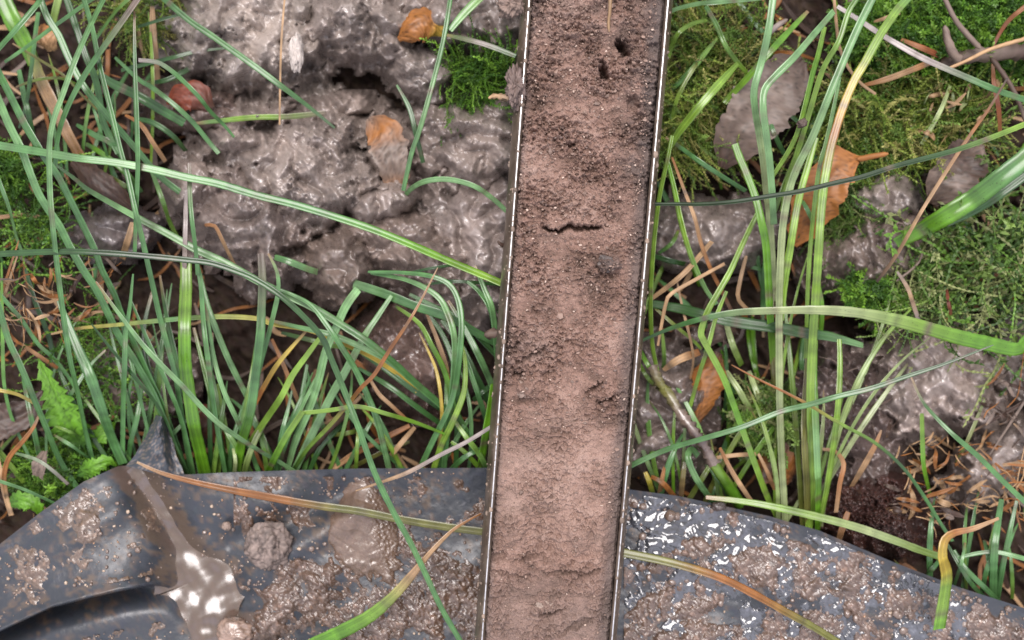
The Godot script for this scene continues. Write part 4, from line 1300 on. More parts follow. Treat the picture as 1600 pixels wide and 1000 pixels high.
	o = tuft("bright yellow green tuft of long stems right of the auger", Vector2(1240, 820), [
		["lllwww", 12, [40, 44, 38, 24, 6, -8], [1208, -6, 1200, 50, 1190, 95, 1178, 140, 1180, 175, 1186, 210, 1192, 250, 1197, 300, 1202, 340, 1206, 400, 1209, 470], 1.0],
		["lllll", 12, [30, 38, 38, 30, 20], [1302, 18, 1270, 55, 1240, 90, 1210, 120, 1194, 141, 1192, 170, 1197, 210, 1202, 250, 1206, 300, 1209, 350], 0.85],
		["vvvb", 13, [26, 26, 18, -4], [1148, 225, 1155, 245, 1165, 268, 1180, 308, 1190, 350, 1197, 390, 1202, 480, 1206, 540, 1210, 600], 0.9],
		["llwww", 13, [38, 40, 30, 14, -6], [1364, -5, 1337, 50, 1300, 137, 1270, 212, 1245, 262, 1232, 300, 1223, 350, 1219, 410, 1217, 480, 1217, 560, 1218, 640, 1221, 720, 1227, 820], 1.0],
		["gbb", 9, [30, 32, 24, 10], [1340, -5, 1325, 20, 1310, 65, 1285, 110, 1262, 185, 1245, 240, 1232, 280, 1222, 330], 1.0],
		["bbb", 12, [30, 28, 18], [1275, 215, 1262, 260, 1247, 315, 1235, 385, 1226, 440, 1220, 500], 0.8],
		["ggbbyobbbbbbbbbb", 14, [26, 32, 30, 16, -6], [1420, -5, 1400, 18, 1375, 55, 1350, 100, 1335, 125, 1318, 165, 1305, 205, 1295, 245, 1284, 315, 1278, 405, 1273, 480, 1269, 540, 1266, 620, 1268, 700, 1268, 780, 1262, 835], 1.0],
		["lbb", 9, [28, 26, 14, 4], [1312, 120, 1302, 170, 1290, 225, 1280, 260, 1272, 320, 1266, 380, 1262, 440, 1260, 500, 1258, 560], 0.6],
		["bvbb", 10, [16, 24, 20], [1288, 42, 1278, 85, 1270, 112, 1252, 185, 1236, 228, 1205, 278], 0.8],
		["bbb", 11, [16, 20, 8, -8], [1311, 530, 1312, 570, 1310, 620, 1305, 670, 1298, 720, 1290, 770, 1276, 832], 0.7],
		["ee", 12, [6, 8, -8], [1262, 560, 1257, 640, 1257, 700, 1260, 760, 1262, 835], 0.8],
		["bvlvv", 12, [10, 14, 14, -8], [1274, 500, 1271, 580, 1273, 640, 1277, 735, 1278, 760, 1276, 838], 0.8],
		["ee", 9, [0, 4, -6], [1207, 460, 1205, 520, 1209, 580, 1215, 640], 0.7],
		["wb", 11, [0, 4, -6], [1133, 500, 1145, 540, 1158, 570], 0.7],
		["wb", 10, [-4, 0, -8], [1170, 580, 1185, 620, 1200, 655], 0.7],
		["wb", 10, [-4, 0, -8], [1135, 580, 1155, 610, 1172, 640, 1190, 665], 0.7],
		["gg", 9, [4, 8, 0], [1250, 308, 1262, 330, 1272, 355], 0.5],
		["bd", 9, [-2, 4, -6], [1242, 245, 1225, 290, 1210, 330, 1200, 370], 0.6],
		["gg", 8, [2, 6, -4], [1200, 180, 1210, 210, 1225, 240], 0.5],
		["vv", 8, [8, 4, -4], [1276, 430, 1284, 480, 1282, 520], 0.5],
	])
	fan(o, 1190, 1290, 825, 0.05, 0.3, 10, 420, 14, "bbvew")
	o = tuft("loose light green blades close along the right side of the auger", Vector2(1130, 780), [
		["vvb", 11, [8, 14, 4], [1262, 18, 1230, 52, 1200, 85, 1170, 120, 1140, 152, 1132, 162], 0.5],
		["gb", 8, [4, 8, 0], [1103, 10, 1120, 40, 1133, 70, 1150, 95, 1167, 114], 0.8],
		["bbb", 14, [10, 18, 18, 8], [1152, 100, 1120, 135, 1090, 170, 1060, 208, 1048, 228], 0.5, 0.7],
		["bbb", 8, [26, 20, 8], [1050, 212, 1043, 250, 1032, 300, 1025, 350, 1019, 420, 1017, 480, 1020, 540, 1029, 585], 0.8],
		["ll", 12, [14, 20, 14], [1120, 4, 1090, 7, 1060, 14, 1045, 20], 0.6],
		["bb", 8, [4, 12, 4], [1104, 32, 1080, 38, 1060, 52, 1050, 72, 1044, 90], 0.6],
		["vbl", 9, [10, 14, 6], [1043, 250, 1055, 300, 1063, 340, 1075, 385, 1090, 425, 1105, 455, 1120, 475], 0.6],
		["bbbvbb", 11, [18, 22, 20, 10, -8], [1184, 332, 1170, 360, 1155, 392, 1140, 425, 1120, 460, 1105, 487, 1095, 518, 1098, 530, 1110, 552, 1130, 590, 1145, 630, 1160, 672, 1180, 727, 1198, 775, 1218, 815], 0.7],
		["bbb", 8, [18, 18, 4], [1135, 455, 1118, 497, 1105, 545, 1092, 585, 1078, 635], 0.7],
		["gg", 8, [4, 10, 2], [1040, 215, 1060, 228, 1090, 250, 1120, 270, 1165, 298], 0.5],
		["vb", 8, [2, 6, -6], [1000, 548, 1015, 575, 1036, 602], 0.9],
		["bb", 7, [0, 2, -6], [1000, 570, 1012, 590, 1030, 608], 0.9],
		["eb", 7, [6, 8, 2], [1020, 478, 1050, 505, 1080, 530, 1095, 545], 0.6],
		["bd", 7, [2, 2, -4], [1035, 520, 1038, 560, 1036, 580], 0.6],
		["glg", 11, [4, 12, 6, -6], [1090, 712, 1080, 702, 1075, 715, 1087, 745, 1105, 772, 1116, 785], 0.9],
		["gd", 10, [0, 2, -8], [1105, 725, 1125, 750, 1145, 785], 0.8],
		["dd", 9, [-6, -4, -8], [1022, 400, 1050, 408, 1070, 412], 0.8],
		["bg", 7, [-6, 0, -6], [1060, 360, 1050, 380, 1030, 395], 0.5],
		["bg", 9, [-4, 2, -4], [1120, 60, 1080, 110, 1050, 140], 0.5],
		["eb", 7, [-4, 4, -4], [1110, 75, 1085, 105, 1060, 150, 1050, 185], 0.5],
	])
	fan(o, 1000, 1150, 790, 0.1, 0.5, 11, 220, 8, "bgvge")
	o = tuft("dark green blades growing at the lower right corner", Vector2(1520, 900), [
		["oobdgg", 6, [20, 22, 18, 4], [1143, 570, 1180, 590, 1225, 612, 1265, 633, 1310, 660, 1360, 687, 1390, 710, 1415, 735, 1430, 755, 1450, 785, 1470, 818, 1488, 845], 0.25, 1.0],
		["dggg", 9, [16, 24, 20, 8], [1423, 588, 1440, 625, 1460, 650, 1490, 680, 1530, 715, 1570, 755, 1605, 788], 0.3],
		["bvv", 9, [14, 12, -4], [1440, 646, 1441, 690, 1443, 730, 1453, 775], 0.7],
		["gg", 12, [12, 10, -8], [1565, 780, 1557, 830, 1553, 870, 1551, 945], 0.6],
		["gg", 8, [8, 10, -8], [1590, 775, 1578, 830, 1568, 880, 1558, 940], 0.6],
		["gl", 8, [6, 10, 6], [1495, 872, 1530, 864, 1560, 863, 1605, 874], 0.6],
		["dg", 8, [4, 8, -8], [1480, 850, 1500, 885, 1520, 915, 1545, 940], 0.6],
		["gd", 8, [2, 6, -8], [1538, 845, 1545, 880, 1550, 930], 0.7],
		["lg", 6, [4, 8, -8], [1508, 848, 1502, 880, 1490, 915], 0.4],
		["gd", 9, [0, 4, -8], [1490, 860, 1510, 890, 1540, 920, 1570, 950], 0.7],
		["gd", 9, [0, 4, -8], [1470, 872, 1455, 890, 1440, 900], 0.7],
		["we", 7, [-4, 0, -6], [1538, 625, 1515, 680, 1495, 722], 0.7],
	])
	fan(o, 1440, 1600, 930, -0.1, 0.6, 8, 160, 10, "gggb")

func build_lone() -> void:
	lone("long green blade slanting across the mud to the left of the auger", ["lglggvb", 13, [30, 36, 34, 32, 28], [-4, 227, 60, 237, 120, 247, 180, 254, 240, 265, 290, 277, 340, 287, 400, 305, 460, 320, 520, 338, 580, 358, 640, 382, 700, 408, 760, 433, 790, 446], 1.0, 1.0])
	lone("dark blade from the left edge that bends down over the sheet", ["ddnddgggg", 10, [36, 42, 40, 32, 24, 16], [-4, 397, 60, 394, 120, 393, 180, 396, 240, 401, 290, 406, 330, 411, 370, 424, 400, 437, 440, 463, 480, 500, 505, 530, 516, 556, 540, 615, 560, 667, 585, 737, 615, 800, 640, 845, 662, 890, 690, 950, 722, 1006], 1.0, 0.8])
	lone("green blade running down over the mud bank at the upper left", ["dggd", 10, [12, 20, 22, 14], [252, -6, 270, 10, 300, 35, 330, 55, 365, 80, 400, 105, 440, 135, 480, 165, 523, 200], 1.0, 0.4])
	lone("thin upright green blade over the mud near the auger top", ["gglg", 8, [18, 24, 22, 14], [704, -5, 697, 40, 690, 75, 680, 115, 668, 160, 655, 205, 643, 240, 630, 298], 1.0])
	lone("short broad bright blade leaning in at the top beside the auger", ["bl", 15, [14, 20, 22], [755, -8, 725, 22, 703, 48], 1.0, 0.7])
	lone("greyish blade reaching the auger below the broad bright one", ["bpg", 9, [10, 14, 16], [698, 55, 730, 62, 765, 72, 806, 88], 0.5])
	lone("dark short blade crossing the thin upright one over the mud", ["gdd", 8, [16, 18, 12], [620, 133, 640, 170, 650, 210, 661, 254], 0.4])
	lone("pale arched blade curving over the mud to the auger", ["glll", 9, [6, 22, 24, 18], [628, 315, 640, 297, 665, 283, 700, 280, 740, 290, 770, 310, 792, 330], 0.7])
	lone("yellowish horizontal blade behind the big mud heap", ["gbbm", 9, [6, 8, 8], [305, 193, 350, 188, 400, 183, 450, 182, 510, 176], 0.5])
	lone("very thin tan stalk standing over the top mud bank", ["sss", 3.5, [20, 24, 18], [445, -5, 440, 60, 438, 120, 437, 195], 1.0], "grass stalk", "grass_stalk")
	solo("grass_stalk", blade_mesh(track([1012, 320, 1060, 320, 1100, 320, 1150, 316, 1200, 308, 1250, 300, 1300, 288, 1340, 279, 1360, 273, 1400, 260, 1450, 247, 1500, 233, 1550, 215, 1605, 193], [36, 44, 46, 44, 40]), 9, "nnnndbb", 0.8, 1.0, 0.5, 0.9), mats.straw, "dark blade crossing in front of the right grass stems", "grass blade")
	var b := ["dgwwbvvb", 20, [14, 26, 32, 30, 22, 10], [1003, 532, 1050, 512, 1100, 497, 1150, 488, 1212, 485, 1275, 484, 1337, 488, 1400, 500, 1450, 513, 1500, 527, 1550, 538, 1588, 545, 1604, 530]]
	solo("grass_stalk", blade_mesh(track(b[3], b[2]), 20, b[0], 1, 1, 0.18, 0.0, [5.0, 9.0, 12.0, 16.0, 21.0, 24.0, 20.0, 9.0]), mats.grass, "broad bright blade arching right across the stems to the frame edge", "grass blade")
	lone("broad dark blade under the bright arching one right of the auger", ["ddddl", 19, [6, 14, 14, 6], [1012, 474, 1060, 482, 1110, 495, 1160, 505, 1210, 512, 1260, 521, 1300, 527, 1348, 540], 0.6, 0.5])
	lone("very broad green blade entering from the right edge", ["bgvv", 32, [32, 28, 20, 6], [1605, 245, 1560, 280, 1520, 310, 1480, 335, 1440, 358, 1400, 380], 1.0, 0.6])
	lone("narrower blade beside the very broad one at the right edge", ["dg", 15, [24, 20, 10], [1605, 272, 1560, 305, 1520, 330, 1480, 350], 1.0, 0.6])
	lone("long thin stalk rising from the auger across the right stems", ["ddgggg", 9, [46, 44, 36, 24], [1552, 539, 1480, 567, 1420, 587, 1360, 607, 1310, 619, 1265, 632, 1220, 643, 1160, 667, 1100, 685, 1040, 703, 978, 731], 0.2, 1.0])
	lone("light green blade lying along the right sheet edge", ["bbwb", 13, [12, 16, 16, 12], [1103, 777, 1150, 782, 1200, 790, 1280, 808, 1340, 824, 1400, 845, 1440, 860, 1474, 871], 0.5])
	var y := ["ssoyybbv", 17, [22, 26, 27, 16, 12], [1560, 810, 1520, 826, 1492, 832, 1476, 843, 1472, 868, 1478, 900, 1473, 940, 1466, 982]]
	solo("grass_stalk", blade_mesh(track(y[3], y[2]), 17, y[0], 1, 1, 0.15, 0.0, [5.0, 9.0, 15.0, 20.0, 21.0, 22.0]), mats.grass, "bent blade turning from green to yellow over the right sheet edge", "grass blade")
	lone("long greyish blade slanting down to the right edge at the top", ["pppggg", 10, [14, 20, 20, 16], [1308, 10, 1340, 30, 1370, 50, 1400, 68, 1440, 90, 1480, 108, 1520, 125, 1560, 142, 1605, 157], 0.7, 1.0])
	lone("brown and green rush blade lying across the whole sheet left of the auger", ["soooeeee", 13, [14, 10, 13, 13, 12], [214, 722, 250, 738, 300, 752, 360, 765, 430, 778, 500, 790, 560, 798, 620, 810, 680, 820, 720, 826, 762, 831], 0.3, 1.0])
	lone("rusty striped blade lying on the sheet right of the auger", ["eeooeev", 14, [10, 11, 11, 9], [970, 863, 1030, 875, 1080, 888, 1130, 905, 1180, 930, 1230, 958, 1270, 980, 1310, 1005], 1.0])
	var gb := ["ossbvvv", 18, [20, 22, 18, 14, 12], [752, 802, 728, 815, 705, 830, 675, 860, 650, 890, 615, 930, 580, 960, 545, 980, 495, 1004]]
	solo("grass_stalk", blade_mesh(track(gb[3], gb[2]), 18, gb[0], 1, 1, 0.2, 0.0, [3.0, 7.0, 16.0, 22.0, 24.0, 26.0]), mats.grass, "curved green blade with an orange tip lying on the sheet beside the auger", "grass blade")
	lone("pale grey straw reaching from the auger over the sheet edge", ["ssppp", 7, [15, 18, 22, 26], [556, 767, 600, 752, 640, 737, 690, 710, 730, 690, 772, 664], 0.2], "straw", "straw")

func build_straw() -> void:
	var list := [
		["bent orange straw in front of the big mud heap", ["oss", 7, [14, 14, 4], [320, 352, 336, 353, 350, 380, 369, 418], 0.8]],
		["short flat tan straw between the left blades", ["ss", 11, [8, 8, -4], [208, 348, 200, 375, 192, 404], 0.8]],
		["orange straw behind the upper left tuft", ["os", 8, [2, 6, -2], [196, 180, 220, 195, 240, 225, 258, 252], 0.5]],
		["pair of pale straw strips below the red mud patch", ["ss", 11, [-4, 0, -6], [238, 10, 240, 60, 246, 125], 0.6]],
		["thin yellow straw curling down at the left sheet corner", ["yye", 6, [14, 18, 12], [-4, 609, 30, 617, 66, 638], 1.0]],
		["curved orange straw at the left edge above the sheet", ["ooos", 8, [10, 12, 8, 2], [62, 646, 52, 668, 35, 690, 14, 715, 6, 745, 10, 778], 0.4]],
		["tan straw slanting up beside the auger at the right", ["ss", 9, [6, 12, 6], [1018, 467, 1060, 435, 1085, 410, 1112, 378], 0.7]],
		["kinked tan straw beside the auger below the slanting one", ["ssss", 6, [8, 14, 10], [1028, 540, 1034, 505, 1041, 472, 1050, 458, 1090, 435, 1132, 412], 0.6]],
		["thin drooping tan straw between the auger and the right tuft", ["sss", 5, [8, 10, 0], [1058, 440, 1066, 480, 1076, 520, 1083, 560, 1078, 592], 0.5]],
		["brown stalk leaning left of the right grass stems", ["osok", 7, [8, 14, 8, -2], [1050, 246, 1070, 300, 1085, 340, 1095, 380, 1110, 420, 1130, 460, 1147, 495], 0.5]],
		["folded tan straw left of the vivid green stem", ["ss", 7, [4, 6, -4], [1166, 400, 1156, 440, 1154, 468, 1178, 492], 0.7]],
		["short thick tan straw above the brown curled leaf", ["sso", 13, [2, 6, 2], [1037, 578, 1060, 562, 1092, 550], 0.5]],
		["thin tan stalk hanging from the top edge over the right stems", ["sss", 5, [26, 28, 22, 16], [1303, -5, 1307, 40, 1312, 75, 1325, 105, 1345, 130, 1368, 147], 1.0]],
		["reddish straw lying right of the yellowing blade", ["oso", 10, [6, 10, 6], [1346, 134, 1390, 122, 1452, 98], 0.4]],
		["rust coloured straw under the greyish blade at the top right", ["or", 10, [6, 8, 4], [1408, 62, 1440, 75, 1475, 90], 0.6]],
		["pale short straw end beside the greyish blade", ["ss", 7, [14, 18, 14], [1366, 34, 1385, 28, 1405, 20], 0.6]],
		["rust brown blade tip curling at the top right corner", ["roo", 8, [8, 14, 12], [1552, 72, 1562, 52, 1578, 30, 1605, 8], 0.5]],
		["rust brown strip below the forked twig", ["oro", 8, [8, 10, 4], [1551, 100, 1553, 130, 1560, 170, 1562, 205], 0.6]],
		["long thin brown stalk over the broad green blade", ["kossk", 6, [22, 24, 26, 14], [1574, 122, 1545, 170, 1520, 205, 1490, 250, 1440, 330, 1400, 400, 1370, 440], 0.5]],
		["pale yellow stem standing in the moss", ["ww", 8, [0, 6, 0], [1484, 135, 1468, 175, 1440, 225], 0.7]],
		["orange straw blade pointing up beside the dark red clod", ["oss", 10, [8, 8, -6], [1377, 672, 1365, 700, 1345, 735, 1330, 760], 0.3]],
		["looping tan straw right of the pale stems", ["sos", 8, [4, 10, 4], [1285, 702, 1305, 705, 1318, 725, 1312, 755, 1306, 800], 0.6]],
		["red brown straw behind the right sheet edge", ["oss", 8, [2, 6, -4], [1125, 700, 1140, 730, 1155, 755, 1175, 785], 0.6]],
		["pale horizontal straw behind the stems above the sheet", ["ss", 7, [2, 4, 0], [1120, 715, 1150, 711, 1186, 709], 0.8]],
		["dark tan straw leaning on the sheet behind the stems", ["so", 7, [2, 2, -6], [1185, 709, 1198, 735, 1215, 775], 0.6]],
		["orange strip standing at the sheet edge by the red clod", ["os", 11, [6, 6, -4], [1325, 800, 1316, 825, 1306, 855], 0.7]],
		["orange straw at the sheet edge next to the auger's right side", ["oo", 9, [2, 4, -6], [1018, 745, 1036, 755, 1056, 780], 0.7]],
		["yellow blade stub at the sheet edge next to the auger", ["yb", 9, [2, 2, -6], [1008, 738, 1014, 752, 1020, 772], 0.8]],
		["tan strip standing at the sheet edge beside the yellow stub", ["os", 9, [4, 4, -6], [1038, 730, 1034, 750, 1030, 775], 0.6]],
		["green and brown strip standing at the sheet edge", ["es", 9, [4, 4, -6], [1070, 722, 1067, 745, 1064, 775], 0.8]],
		["forked tan straw in the middle of the wide tuft", ["sso", 7, [4, 6, 0], [577, 590, 592, 615, 610, 632, 635, 655], 0.6]],
		["pale tan straw behind the wide tuft near the sheet", ["ss", 9, [-2, 2, -6], [648, 668, 625, 695, 605, 720], 0.7]],
		["brown straw lying low across the wide tuft", ["oos", 10, [-6, -4, -8], [640, 665, 600, 685, 560, 705, 520, 732], 0.7]],
		["orange straw sloping behind the bent bright blade", ["os", 7, [0, 4, -6], [425, 530, 445, 575, 465, 625, 478, 650], 0.6]],
		["ochre straw beside the mint stripe of the wide tuft", ["oy", 7, [0, 2, -8], [487, 652, 480, 680, 468, 705], 0.6]],
		["tan straw below the green toothed leaf", ["so", 7, [0, 6, 2], [30, 535, 55, 552, 90, 575], 0.5]],
		["pale straw at the left sheet edge", ["ss", 9, [0, 2, -4], [0, 735, 8, 770, 18, 805], 0.8]],
		["orange straw under the moss at the far left", ["os", 8, [-2, 2, -4], [35, 272, 52, 295, 68, 318], 0.7]],
		["dull straw running along the left edge", ["os", 7, [-4, -2, -6], [-4, 340, 30, 336, 62, 338], 1.0]],
		["thin red stem hanging in the right moss", ["rro", 6, [4, 8, 4], [1478, 445, 1482, 475, 1485, 490, 1474, 504], 0.7]],
		["white twisted stalk left of the feathery moss", ["psp", 7, [2, 8, 2], [1402, 425, 1418, 450, 1425, 470, 1435, 500], 0.6]],
	]
	for q in list:
		lone(q[0], q[1], "straw", "straw")

func build_leaves() -> void:
	solo("fallen_leaf", leaf_mesh([622, 62, 640, 45, 660, 35, 682, 42, 694, 55], [4.0, 9.0, 9.0, 4.0], [4.0, 20.0, 27.0, 24.0, 5.0], "oooy", -0.5, 1.0), mats.leaf, "orange yellow leaf lying on the top mud bank", "leaf")
	solo("fallen_leaf", leaf_mesh([1128, 262, 1150, 222, 1180, 180, 1215, 135, 1255, 92], [-4.0, 2.0, 5.0, 4.0, 0.0], [8.0, 34.0, 46.0, 48.0, 40.0, 8.0], "kmmk", 0.12, 0.6), mats.leaf, "dull grey brown leaf behind the pale blades right of the auger", "leaf")
	solo("fallen_leaf", leaf_mesh([1240, 384, 1262, 340, 1285, 295, 1310, 262, 1345, 246], [-5.0, 2.0, 8.0, 9.0, 7.0], [5.0, 24.0, 36.0, 38.0, 30.0, 3.0], "oooo", 0.2, 0.7), mats.leaf, "bright orange leaf with its stalk behind the right grass stems", "leaf")
	solo("leaf_stalk", stem_mesh(track([1340, 249, 1365, 244, 1388, 240], [8.0, 10.0, 11.0]), 5.0, 4.0, "oo", 0.15), mats.twig, "thin orange stalk of the bright orange leaf", "leaf stalk")
	solo("fallen_leaf", leaf_mesh([262, 165, 280, 152, 305, 150, 330, 172], [0.0, 3.0, 3.0, 0.0], [6.0, 22.0, 24.0, 8.0], "rrk", -0.3, 0.6), mats.leaf, "dark red leaf half hidden below the upper left mud", "leaf")
	solo("fallen_leaf", leaf_mesh([575, 185, 600, 210, 612, 250, 625, 302], [-1.0, 4.0, 5.0, 0.0], [8.0, 26.0, 30.0, 24.0, 8.0], "mommo", -0.1, 0.7), mats.leaf, "pinkish orange leaf stuck in the mud between two heaps", "leaf")
	solo("fallen_leaf", leaf_mesh([-20, 665, 15, 655, 45, 640, 68, 612], [2.0, 3.0, 2.0, -2.0], [30.0, 34.0, 28.0, 6.0], "kkk", 0.15, 0.6), mats.leaf, "dark brown leaf at the left edge under the blades", "leaf")
	solo("fallen_leaf", leaf_mesh([1085, 668, 1098, 630, 1112, 590, 1122, 550], [-4.0, 1.0, 2.0, -2.0], [4.0, 20.0, 28.0, 8.0], "kook", -0.5, 0.8), mats.leaf, "curled brown leaf behind the kinked blade right of the auger", "leaf")
	solo("fallen_leaf", leaf_mesh([1455, 318, 1480, 285, 1505, 255, 1530, 222], [-2.0, 3.0, 3.0, 0.0], [10.0, 34.0, 34.0, 10.0], "kmkm", 0.3, 0.8), mats.leaf, "wet brown leaf above the very broad blade at the right", "leaf")
	solo("fallen_leaf", leaf_mesh([112, 252, 140, 275, 175, 300, 208, 328], [0.0, 5.0, 5.0, 0.0], [6.0, 18.0, 18.0, 6.0], "kkk", -0.4, 0.5), mats.leaf, "dark purple brown leaf below the first slanting left blades", "leaf")
	solo("fallen_leaf", leaf_mesh([62, 40, 70, 60, 82, 80], [-6.0, -2.0, -6.0], [8.0, 20.0, 8.0], "os", -0.3, 0.6), mats.leaf, "small orange brown leaf scrap in the upper left corner tuft", "leaf")
	solo("fallen_leaf", leaf_mesh([1105, 540, 1125, 520, 1150, 515], [-4.0, 1.0, -4.0], [6.0, 22.0, 8.0], "mk", -0.5, 0.6), mats.leaf, "wet reddish leaf scrap under the broad dark blade", "leaf")
	solo("fallen_leaf", leaf_mesh([1240, 745, 1225, 735, 1205, 722, 1190, 712], [-8.0, -4.0, -4.0, -8.0], [8.0, 30.0, 34.0, 10.0], "koko", 0.2, 0.8), mats.leaf, "brown leaf behind the pale stems above the sheet", "leaf")
	solo("fallen_leaf", leaf_mesh([300, 640, 322, 660, 345, 690], [-12.0, -8.0, -12.0], [10.0, 30.0, 10.0], "rkr", -0.3, 0.6), mats.leaf, "red brown leaf deep behind the broad bent blade", "leaf")
	solo("toothed_leaf", leaf_mesh([128, 700, 112, 668, 95, 635, 78, 600, 60, 560], [-6.0, 2.0, 6.0, 8.0, 8.0], [6.0, 34.0, 36.0, 26.0, 14.0, 1.0], "dvvv", 0.25, 1.0, 0.42), mats.moss, "fresh green toothed leaf among the lower left blades", "leaf")
	solo("toothed_leaf", leaf_mesh([120, 742, 145, 730, 168, 722, 182, 728], [-4.0, 2.0, 2.0, -2.0], [4.0, 16.0, 16.0, 2.0], "dvv", -0.2, 0.8, 0.4), mats.moss, "small green toothed leaf touching the sheet's raised corner", "leaf")
	solo("toothed_leaf", leaf_mesh([10, 790, 30, 782, 52, 790, 62, 806], [-4.0, 0.0, 0.0, -4.0], [4.0, 16.0, 18.0, 2.0], "dvv", -0.2, 0.8, 0.4), mats.moss, "small green toothed leaf by the left sheet edge", "leaf")
	solo("toothed_leaf", leaf_mesh([160, 705, 150, 690, 165, 672, 180, 660], [-8.0, -4.0, -4.0, -8.0], [4.0, 18.0, 18.0, 2.0], "vvv", -0.2, 0.8, 0.4), mats.moss, "toothed leaf half hidden behind the fresh green one", "leaf")
	solo("bark_chip", lump_mesh(at(463, 82, 10.0), Vector3(0.0022, 0.0024, 0.0062), 0.3, Color(0.50, 0.44, 0.40), 0.3, 22, 1.2), mats.clod, "whitish chip stuck upright in the top mud bank", "chip")
	solo("bark_chip", leaf_mesh([60, 745, 62, 725, 70, 705], [4.0, 8.0, 4.0], [9.0, 12.0, 5.0], "mm", 0.2, 0.4), mats.twig, "grey brown bark scrap between the lower left blades", "chip")

func build_twigs() -> void:
	var t := thing("forked_twig", "knobbly grey forked twig at the top right edge", "twig", at(1500, 90, 0))
	part(t, "main_stick", stem_mesh(track([1468, 104, 1490, 95, 1520, 87, 1560, 84, 1612, 78], [4.0, 9.0, 11.0, 11.0]), 9.0, 14.0, "kmkm", 0.7), mats.twig)
	part(t, "side_branch", stem_mesh(track([1476, 40, 1481, 62, 1488, 82, 1500, 95], [12.0, 12.0, 10.0]), 5.0, 8.0, "mm", 0.5), mats.twig)
	part(t, "fine_branch", stem_mesh(track([1474, -6, 1492, 30, 1512, 55, 1532, 76], [16.0, 16.0, 13.0]), 3.0, 4.5, "mm", 0.3), mats.twig)
	part(t, "fine_branch", stem_mesh(track([1548, 90, 1562, 108, 1580, 135, 1592, 160, 1604, 192], [13.0, 14.0, 12.0]), 4.0, 3.0, "km", 0.4), mats.twig)
	solo("twig", stem_mesh(track([1480, 108, 1510, 95, 1550, 76, 1610, 58], [16.0, 18.0, 18.0]), 2.5, 4.0, "ss", 0.3), mats.twig, "thin pale twig lying over the forked twig", "twig")
	solo("twig", stem_mesh(track([1400, 440, 1440, 400, 1410, 350, 1400, 352], [2.0, 3.0, 3.0]), 2.0, 2.0, "mm", 0.3), mats.twig, "crooked thin brown rootlet over the crumbly mud mound", "twig")
	solo("twig", stem_mesh(track([460, 728, 490, 695, 515, 668, 550, 640], [-6.0, 0.0, 2.0, -4.0]), 8.0, 6.0, "kk", 0.35), mats.twig, "dark brown wet twig low in the wide tuft", "twig")
	var s := thing("muddy_shoot", "muddy green shoot leaning beside the right side of the auger", "shoot", at(1150, 778, -6))
	part(s, "muddy_stem", stem_mesh(track([1018, 572, 1030, 598, 1048, 622, 1062, 645, 1085, 675, 1105, 705, 1116, 727], [8.0, 14.0, 16.0, 14.0]), 7.0, 9.0, "memkm", 1.1, 12, 0.0008), mats.mud)
	part(s, "green_base", stem_mesh(track([1113, 722, 1125, 740, 1137, 757, 1156, 788], [14.0, 12.0, 2.0, -6.0]), 8.0, 10.0, "bvv", 0.06), mats.grass)
	solo("twig", stem_mesh(track([1230, 30, 1215, 40, 1200, 52], [4.0, 6.0, 4.0]), 3.0, 5.0, "mp", 0.4), mats.twig, "short grey twig across the vivid blade at the top", "twig")
	solo("soil_clod", lump_mesh(at(1253, 193, 28.0), Vector3(0.0016, 0.0014, 0.0015), 0.4, Color(0.10, 0.07, 0.058), 0.4, 18), mats.clod, "small muddy clot stuck on the right grass stems", "soil clod")
	# tangles of dead rootlets
	tangle("dried_grass_head", "matted tan dried grass head at the left edge", Rect2(-10, 415, 110, 95), 46, Vector2(0.75, 0.65), "soms", 5.0, 14.0, 3.2)
	tangle("root_tangle", "tangle of brown rootlets between the blades at the left", Rect2(75, 400, 110, 110), 26, Vector2(0.5, -0.6), "sokm", 0.0, 12.0, 3.4)
	tangle("root_tangle", "rusty tangle of rootlets below the pale mud at the right", Rect2(1400, 690, 205, 120), 120, Vector2(0.8, 0.3), "soso", -6.0, 7.0, 3.6)
	tangle("root_tangle", "brown rootlets at the right edge above the stray blade", Rect2(1525, 600, 85, 90), 26, Vector2(0.7, -0.5), "okmk", -6.0, 6.0, 3.6)
	tangle("root_tangle", "fine brown rootlets over the dark soil right of the stems", Rect2(1290, 560, 110, 130), 22, Vector2(0.3, -0.8), "kmkm", -2.0, 6.0, 3.0)
	tangle("root_tangle", "rootlets and litter just above the red brown clod", Rect2(1370, 745, 120, 60), 26, Vector2(0.7, 0.3), "sskm", -4.0, 6.0, 5.0)
	tangle("root_tangle", "pale straw and rootlets in the moss at the upper right", Rect2(1420, 135, 130, 90), 26, Vector2(0.6, -0.6), "swes", -4.0, 4.0, 4.5)

